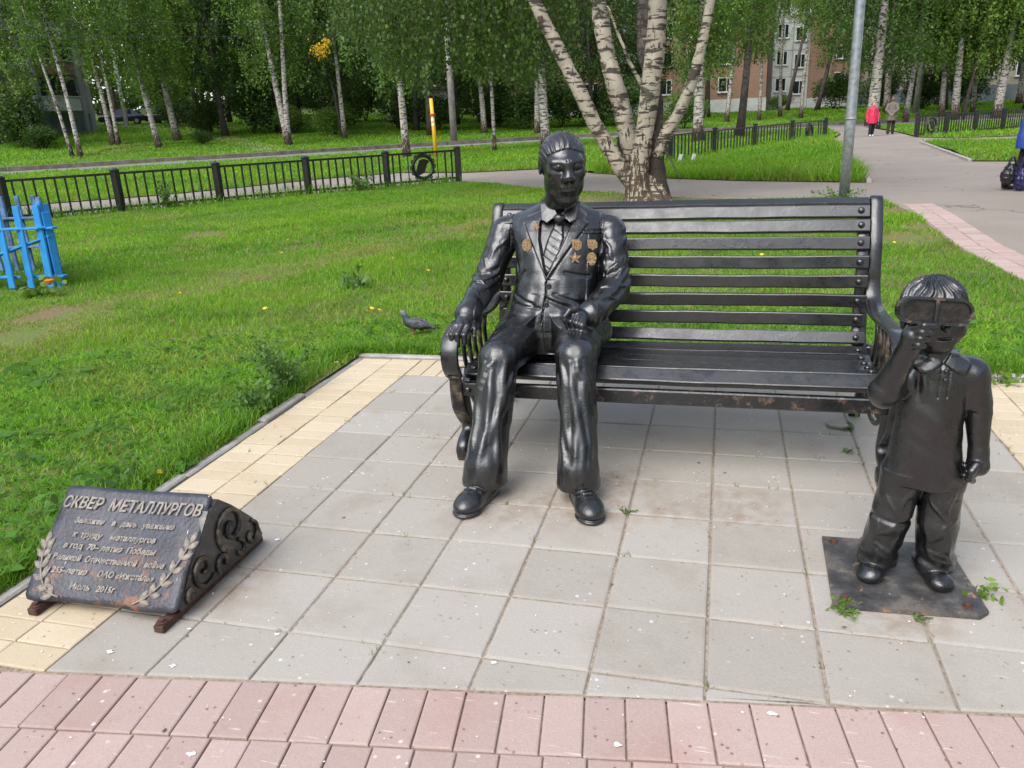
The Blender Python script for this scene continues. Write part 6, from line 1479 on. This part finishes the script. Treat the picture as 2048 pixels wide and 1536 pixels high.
for i, (x, y) in enumerate(((1.98, -.98), (.36, -1.12), (.13, -1.1), (2.55, -1.03), (2.85, -1.16), (.62, -1.40), (1.62, -1.16), (2.15, -1.22), (.58, -.93), (1.25, -.93), (.28, -.42), (2.02, -1.2))):
    m = MB(); rr = random.Random(i); k = 9; m.add([(0, 0, .003)] + [(math.cos(j * 6.283 / k) * .011 * rr.uniform(.4, 1.4), math.sin(j * 6.283 / k) * .008 * rr.uniform(.4, 1.4), .0008) for j in range(k)], [(0, 1 + j, 1 + (j + 1) % k) for j in range(k)])
    tag(m.build('bird_dropping', MAT['white'], None, False, (x, y, .0025)), 'white bird dropping splashed on the paving', 'dropping', 'bird droppings on the paving')
# ------------------------------------------------------------------ houses, cars, people, pigeon
def brick_mat(name, a, b, mortar):
    m = NT(name); v = m.coord('Object'); bt = m.n('ShaderNodeTexBrick'); m.l(v, bt.inputs['Vector'])
    mp = m.n('ShaderNodeMapping'); m.l(m.n('ShaderNodeTexCoord').outputs['Object'], mp.inputs['Vector']); mp.inputs['Rotation'].default_value = (R_(90), 0, 0); m.l(mp.outputs[0], bt.inputs['Vector'])
    bt.inputs['Scale'].default_value = 1.0; bt.inputs['Brick Width'].default_value = .26; bt.inputs['Row Height'].default_value = .085; bt.inputs['Mortar Size'].default_value = .010
    bt.inputs['Color1'].default_value = (*a, 1); bt.inputs['Color2'].default_value = (*b, 1); bt.inputs['Mortar'].default_value = (*mortar, 1)
    m.set(Base_Color=bt.outputs['Color'], Roughness=.9); return m.m
MAT['brick'] = brick_mat('orange_brick', (.29, .145, .085), (.37, .20, .125), (.30, .25, .20))
MAT['panel_white'] = simple('white_wall_panels', (.62, .61, .59), .8, 0, .08, .8)
MAT['panel_grey'] = simple('grey_wall_panels', (.36, .355, .34), .85, 0, .14, .5, .3, 8)
MAT['panel_beige'] = simple('beige_wall', (.40, .36, .29), .85, 0, .12, .6)
MAT['plinth_white'] = simple('white_plinth', (.58, .58, .57), .8, 0, .1, 1)
MAT['plinth_blue'] = simple('blue_grey_plinth', (.16, .19, .20), .85, 0, .18, .7)
MAT['brown_board'] = simple('brown_balcony_boards', (.22, .13, .085), .8, 0, .2, 3)
def building(label, p0, p1, depth, z0, hgt, mat, wins, plinth=None, plh=1.3, extra=None, nm='apartment_building'):
    """front wall from p0 to p1 (seen left to right), body behind it"""
    a, b = Vector(p0), Vector(p1); d = b - a; L = d.length; rz = math.atan2(d.y, d.x)
    o = empty(nm, (a.x, a.y, z0), rz); tag(o, label, 'building')
    MB().box((L / 2, depth / 2, hgt / 2), (L, depth, hgt)).build('wall', MAT[mat], o)
    if plinth: MB().box((L / 2, depth / 2, plh / 2 - .3), (L + .12, depth + .12, plh + .6)).build('plinth', MAT[plinth], o)
    MB().box((L / 2, depth / 2, hgt + .12), (L + .5, depth + .5, .24)).build('roof', MAT['concrete'], o)
    for u, z, w_, h in wins:
        f = MB(); t = .09
        f.box((u, -.02, z - h / 2 + t / 2), (w_, .12, t)); f.box((u, -.02, z + h / 2 - t / 2), (w_, .12, t))
        for s in (-1, 1): f.box((u + s * (w_ / 2 - t / 2), -.02, z), (t, .12, h - 2 * t))
        f.box((u + w_ * .12, -.02, z), (.07, .10, h - 2 * t)); f.box((u, -.06, z - h / 2 - .04), (w_ + .2, .22, .06))
        wo_ = f.build('window', MAT['frame_white'], o); MB().box((u, .0, z), (w_ - .12, .05, h - .12)).build('pane', MAT['glass'], wo_)
    if extra: extra(o, L)
    return o
def brick_extra(o, L):
    for k in range(5):
        z = 3.1 + 2.75 * k; MB().box((L - 14.2, -.6, z), (3.2, 1.2, .9), bev=.02).build('balcony', MAT['frame_white'] if k % 2 else MAT['panel_grey'], o)
        MB().box((L - 14.2, -.55, z + 1.2), (3.1, .9, 1.3)).build('balcony_glazing', MAT['glass'], o)
building('orange brick apartment block with a white plinth behind the thick birch', (-24, 82), (5.8, 90.6), 11, 1.0, 15.5, 'brick', [(31 - 31 + u, 2.9 + 2.75 * k, 1.5, 1.5) for u in (2.5, 6.2, 9.0, 12.4, 20.2, 23.2, 26.6) for k in range(5)], 'plinth_white', 1.45, brick_extra)
def seams(o, L):
    for k in range(6): MB().box((L / 2, -.012, .6 + 2.75 * k), (L, .03, .07)).build('panel_seam', MAT['panel_grey'], o)
    MB().box((L * .52, -.012, 7), (.10, .03, 14)).build('panel_seam', MAT['panel_grey'], o)
building('white panelled stair bay with windows behind the brick corner', (6.6, 95.4), (10.5, 96.6), 9, 1.2, 16, 'panel_white', [(u, 2.2 + 2.75 * k + (.35 if u < 1.5 else 0), 1.25, 1.45) for u in (.95, 2.95) for k in range(5)], None, 1, seams)
building('brick wing right of the white stair bay', (10.55, 96.2), (15.5, 97.6), 9, 1.2, 15.5, 'brick', [(3.4, 2.9 + 2.75 * k, 1.2, 1.4) for k in range(5)], 'plinth_white', 1.0)
def lextra(o, L):
    for k in range(4):
        z = 3.0 + 2.8 * k
        MB().box((L - 5.2, -.55, z), (3.6, 1.1, 1.1), bev=.02).build('balcony', MAT['brown_board'] if k == 1 else MAT['panel_white'], o)
        MB().box((L - 5.2, -.6, z + .58), (3.7, 1.2, .06)).build('balcony_ledge', MAT['frame_white'], o); MB().box((L - 5.2, -.5, z + 1.3), (3.5, .9, 1.3)).build('balcony_glazing', MAT['glass'], o)
        MB().box((L - 11.2, -.55, z), (3.6, 1.1, 1.1), bev=.02).build('balcony', MAT['panel_white'], o)
    for u in (L - .35, L - 1.5): MB().box((u, -.10, 7), (.5, .28, 14)).build('pilaster', MAT['panel_grey'], o)
building('grey panel apartment block with balconies at the left edge', (-50.0, 43.5), (-53.4, 60.5), 30, 1.6, 15, 'panel_grey', [(u, 3.4 + 2.8 * k, 1.5, 1.5) for u in (3.0, 9.0, 15.0) for k in range(4)], 'plinth_blue', 2.3, lextra).location.z = 1.3
building('beige house behind the birches at the right edge', (16, 101), (46, 88), 10, .9, 14, 'panel_beige', [(3 + 3.4 * i, 3.2 + 2.8 * k, 1.5, 1.5) for i in range(9) for k in range(4)], 'plinth_blue', 1.7)
building('low white garage hidden under the trees', (-30, 72.5), (-24, 74.5), 5, 1.9, 2.6, 'panel_white', [(1.6, 1.4, 1.0, .8)], None)
def car(label, x, y, rz, col, zoff=0.0):
    o = empty('parked_car', (x, y, Hf(x, y) + zoff), rz); tag(o, label, 'car', 'cars parked by the houses')
    pm = NT('car_paint'); pm.set(Base_Color=col, Roughness=.25, Coat_Weight=.6, Metallic=.2)
    P = [(-2.1, .38), (-2.16, .62), (-2.08, .82), (-1.45, .92), (1.15, .96), (1.95, .90), (2.12, .72), (2.14, .42), (1.95, .30), (-1.95, .30)]
    b = MB(); n = len(P); vs = []
    for yy, k in ((-.84, .96), (-.76, 1.0), (.76, 1.0), (.84, .96)): vs += [(p[0] * k, yy, .6 + (p[1] - .6) * (1 if abs(yy) < .8 else .8)) for p in P]
    b.add(vs, [tuple(range(n)), tuple(range(4 * n - 1, 3 * n - 1, -1))] + [(k * n + i, k * n + (i + 1) % n, (k + 1) * n + (i + 1) % n, (k + 1) * n + i) for k in range(3) for i in range(n)])
    body_ = b.build('body', pm.m, o, True)
    C = [(-1.05, .92), (-.35, 1.42), (.95, 1.45), (1.65, .94)]; vs = [(p[0], s * (.72 if p[1] < 1 else .56), p[1]) for s in (-1, 1) for p in C]
    MB().add(vs, [(0, 1, 2, 3), (7, 6, 5, 4), (0, 4, 5, 1), (1, 5, 6, 2), (2, 6, 7, 3)]).build('windows', MAT['glass'], o)
    MB().box((.3, 0, 1.445), (1.32, 1.14, .05), bev=.02).build('roof', pm.m, o)
    for wx in (-1.32, 1.28):
        for s in (-1, 1):
            w_ = MB().lathe([(.20, -.09), (.31, -.09), (.325, -.05), (.325, .05), (.31, .09), (.20, .09)], (wx, s * .77, .325), 16, Matrix.Rotation(R_(90), 3, 'X')).build('wheel', simple('tyre', (.015, .015, .015), .8), o)
            MB().lathe([(.19, -.095), (.19, .095)], (wx, s * .77, .325), 12, Matrix.Rotation(R_(90), 3, 'X')).build('rim', MAT['galv'], w_)
    for s in (-1, 1): MB().box((2.08, s * .62, .74), (.10, .26, .14), bev=.02).build('tail_light', MAT['red'], o); MB().box((-2.08, s * .60, .68), (.10, .28, .14), bev=.02).build('headlight', MAT['white'], o)
car('black car parked behind the brick corner, left of the white bay', 6.6, 103.5, R_(10), (.012, .013, .015)); car('shiny black car parked right of the white stair bay', 11.5, 101.3, R_(172), (.010, .011, .013))
car('dark blue car half hidden behind the left birches', -56.2, 67.6, R_(35), (.02, .028, .05)); car('dark car with red tail light under the left trees', -52.6, 69.8, R_(200), (.014, .016, .024))
def person(label, loc, rz, h, coat, coat_z, trous, hair, build):
    o = empty('person', loc, rz); tag(o, label, 'person'); s = h / 1.65
    def mk(name, S_, mat, hs=.016):
        q = link(name, S_.mesh(name, hs), mat, o); q.scale = (s,) * 3; return q
    skin = simple('skin', (.48, .27, .19), .6, 0, .06); dark = simple('shoe_leather', (.02, .018, .016), .5)
    st = build.get('stride', .12); B = Sculpt()
    B.ell((0, -.01, 1.535), (.075, .095, .115)); B.ell((0, -.10, 1.52), (.012, .02, .018), .02); B.cone((0, .01, 1.36), (0, 0, 1.46), .055, .052, .02)
    B.ell((0, .01, 1.16), (.15, .10, .24)); B.ell((0, .01, .92), (.15, .11, .12), .04)
    arms = build['arms']
    for sd, (el, wr) in zip((-1, 1), arms):
        B.chain([(sd * .17, .02, 1.34), el, wr], [.05, .042, .030], .02); d = np.array(wr) - np.array(el); d /= np.linalg.norm(d); hp = np.array(wr) + d * .06; B.ell(tuple(hp), (.030, .030, .045), .015)
        for f in range(4): B.cone(tuple(hp + np.array([(f - 1.5) * .012, 0, -.02])), tuple(hp + d * .07 + np.array([(f - 1.5) * .013, 0, -.015])), .009, .007, .004)
        B.cone(tuple(hp + np.array([-sd * .025, -.01, .0])), tuple(hp + d * .035 + np.array([-sd * .035, -.02, 0])), .011, .009, .006)
    legs = [((-.085, 0, .88), (-.09, -st * .45, .48), (-.09, -st * .2, .09)), ((.085, 0, .88), (.09, st * .2, .48), (.09, st, .10))]
    for a, b_, c in legs: B.chain([a, b_, c], [.085, .058, .042], .02)
    mk('body', B, skin)
    Tt = Sculpt(); Tt.ell((0, .01, .90), (.165, .125, .12))
    for a, b_, c in legs: Tt.chain([a, b_, (c[0], c[1], c[2] + .0)], [.098, .078, .07], .02)
    mk('trousers', Tt, trous)
    Sh = Sculpt()
    for a, b_, c in legs: Sh.chain([(c[0], c[1] + .02, .05), (c[0], c[1] - .14, .035)], [.045, .036], .01)
    mk('shoes', Sh, build.get('shoe', dark))
    J = Sculpt(); w_ = build.get('w', .20)
    J.chain([(0, .01, coat_z), (0, .01, 1.0), (0, .01, 1.28)], [w_ * 1.02, w_ * .98, w_ * .85], .03); J.box((0, .01, coat_z - .2), (.5, .5, .2), .01, .01, 's'); J.cone((-.15, .02, 1.33), (.15, .02, 1.33), .075, .075, .04); J.cone((0, .01, 1.36), (0, .01, 1.42), .085, .07, .02)
    J.disp(lambda P, d: .010 * wob(P * np.array([1.3, 1.3, .5]), 24, 7), (-.4, -.4, coat_z), (.4, .4, 1.4))
    for sd, (el, wr) in zip((-1, 1), arms): J.chain([(sd * .18, .02, 1.33), el, wr], [.075, .066, .052], .02)
    mk('coat', J, coat)
    Hh = Sculpt(); Hh.ell((0, .022, 1.565), (.088, .100, .100)); Hh.box((0, -.115, 1.49), (.2, .075, .10), .02, .02, 's')
    mk('hair', Hh, hair, .012); return o
hang = lambda y=0: (((-.26, .04 + y, 1.06), (-.27, -.02 + y, .82)), ((.26, .04 - y, 1.06), (.27, -.04 - y, .82)))
person('person in a bright pink coat and black trousers walking towards the camera', (8.15, 37.3, -.012), R_(12), 1.44, simple('pink_coat', (.58, .018, .075), .6, 0, .12, 12), .62, simple('black_trousers', (.012, .012, .014), .8), simple('light_brown_hair', (.20, .12, .07), .7), {'arms': hang(.03), 'w': .225, 'shoe': MAT['white']})
person('person in a long grey-brown coat walking away beside the pink coat', (9.22, 38.9, -.012), R_(165), 1.62, simple('grey_brown_coat', (.135, .115, .095), .8, 0, .12, 12), .62, simple('dark_trousers', (.014, .014, .014), .8), simple('grey_cap', (.16, .10, .075), .8), {'arms': (((-.25, .12, 1.10), (-.10, .20, .95)), ((.25, .12, 1.10), (.10, .20, .95))), 'w': .205, 'stride': .18})
person('person in a blue jacket and black trousers carrying bags at the right edge', (6.46, 12.0, -.012), R_(78), 1.32, simple('blue_jacket', (.022, .055, .30), .55, 0, .15, 9), .80, simple('black_cloth', (.010, .010, .012), .8), simple('dark_hair', (.03, .02, .015), .7), {'arms': (((-.25, -.05, 1.06), (-.24, -.10, .82)), ((.27, .0, 1.05), (.25, .02, .78))), 'stride': .28, 'w': .19})
def bag(label, loc, w_, d_, h, mat, nm='carrier_bag', hl=.20, rz=0.0):
    o = empty(nm, loc, rz); tag(o, label, 'bag'); S_ = Sculpt(); S_.ell((0, 0, h * .42), (w_ / 2, d_ / 2, h * .44)); S_.ell((0, 0, h * .75), (w_ * .34, d_ * .36, h * .28), .05); S_.box((0, 0, h * .28), (w_ * .40, d_ * .4, h * .27), .02, .04)
    S_.disp(lambda P, d: .012 * wob(P, 38, 3) + .006 * wob(P, 80, 5), (-w_, -d_, 0), (w_, d_, h * 1.2)); link('bag', S_.mesh('bag', .010), mat, o)
    for s in (-1, 1): MB().tube(spline([(-w_ * .2, s * .03, h * .92), (-w_ * .05, s * .015, h + hl), (w_ * .05, s * .015, h + hl), (w_ * .2, s * .03, h * .92)], 5), .010, 6).build('handle', mat, o, True)
    return o
bkm = simple('black_bag_plastic', (.010, .011, .016), .3, 0, .3, 20, .6, 25)
bag('black plastic bag held by the person in blue', (6.24, 11.85, .10), .30, .20, .30, bkm, hl=.10)
bag('dark blue patterned plastic bag behind the black bag', (6.37, 11.75, .02), .22, .20, .32, simple('violet_bag_plastic', (.022, .018, .09), .3, 0, .5, 30, .6, 25), hl=.16)
bag('dark handbag carried by the person in pink', (8.42, 37.3, .30), .20, .12, .26, bkm, 'handbag', .16)
# pigeon in the grass
pg = empty('pigeon', (-.27, 2.36, .01), R_(12)); pg.scale = (.78, .78, .78); tag(pg, 'grey pigeon standing in the grass beside the bench', 'pigeon')
S = Sculpt(); S.ell((.035, 0, .105), (.095, .052, .056), .02, rot=(0, .22, 0)); S.cone((-.035, 0, .13), (-.062, 0, .192), .042, .026, .03); S.ell((-.070, 0, .212), (.027, .022, .024), .012)
S.chain([(.10, 0, .085), (.205, 0, .062)], [.030, .012], .03)
pm = NT('pigeon_plumage'); v = pm.coord('Object'); sp = pm.n('ShaderNodeSeparateXYZ'); pm.l(v, sp.inputs[0])
c = pm.mix(pm.ss(sp.outputs['X'], -.05, .02), (.035, .05, .055), (.085, .09, .105)); c = pm.mix(pm.ss(pm.noise(55, v, 3), .52, .58), c, (.03, .03, .036)); c = pm.mix(pm.ss(sp.outputs['Z'], .188, .205), c, (.13, .16, .19))
pm.set(Base_Color=c, Roughness=.55); link('body', S.mesh('body', .005), pm.m, pg)
for s in (-1, 1):
    W_ = Sculpt(); W_.ell((.06, s * .047, .112), (.085, .014, .038), .01, rot=(0, .2, s * -.08)); W_.cone((.10, s * .044, .10), (.175, s * .026, .080), .018, .006, .02); link('wing', W_.mesh('wing', .005), pm.m, pg)
    MB().lathe([(.0045, -.002), (.0045, .002)], (-.076, s * .0215, .217), 8, Matrix.Rotation(R_(90), 3, 'X')).build('eye', MAT['red'], pg)
    MB().tube([(.02, s * .022, .07), (.015, s * .024, .040), (-.012, s * .026, .036)], .0055, 6).build('leg', MAT['red'], pg)
MB().tube([(-.092, 0, .210), (-.112, 0, .203)], [.008, .002], 8).build('beak', simple('beak', (.10, .09, .09), .5), pg)
# two white markers in the tall grass and a stone at the bench leg
for i, (x, y, lb) in enumerate(((.68, 19.3, 'white paper scrap in the tall grass, left one'), (1.02, 19.3, 'white paper scrap in the tall grass, right one'))): tag(MB().box((x, y, .25), (.09, .02, .22), (.1, .25, .3), .004).build('paper_scrap', MAT['white']), lb, 'paper')
st = MB().lathe([(.002, 0), (.045, .006), (.05, .018), (.03, .032), (.002, .036)], (0, 0, 0), 8); st.v = [(v[0] * 1.2 + .006 * math.sin(v[1] * 90), v[1] * .8, v[2]) for v in st.v]
tag(st.build('stone', MAT['kerb'], None, False, (2.375, 1.0, .001)), 'small grey stone at the right rear bench leg', 'stone')
bpy.context.view_layer.update()
# neighbours of one kind that still share a label are told apart from left to right
def sx(o):
    d = o.location.xy - Vector(CAMP); return (d.x * FWD[1] - d.y * FWD[0]) / max(.1, d.x * FWD[0] + d.y * FWD[1])
for gname in ('trees in the wood behind', 'shrubs under the trees'):
    by_l = {}
    for o in COL.objects:
        if o.parent is None and o.get('group') == gname: by_l.setdefault(o['label'], []).append(o)
    for lb, os_ in by_l.items():
        if len(os_) > 1:
            os_.sort(key=sx); nm_ = ['left', 'right'] if len(os_) == 2 else ['left', 'middle', 'right'] if len(os_) == 3 else ['first from left', 'second from left', 'third from left', 'fourth from left', 'fifth from left']
            for o, q in zip(os_, nm_): o['label'] = lb + ', the %s one' % q
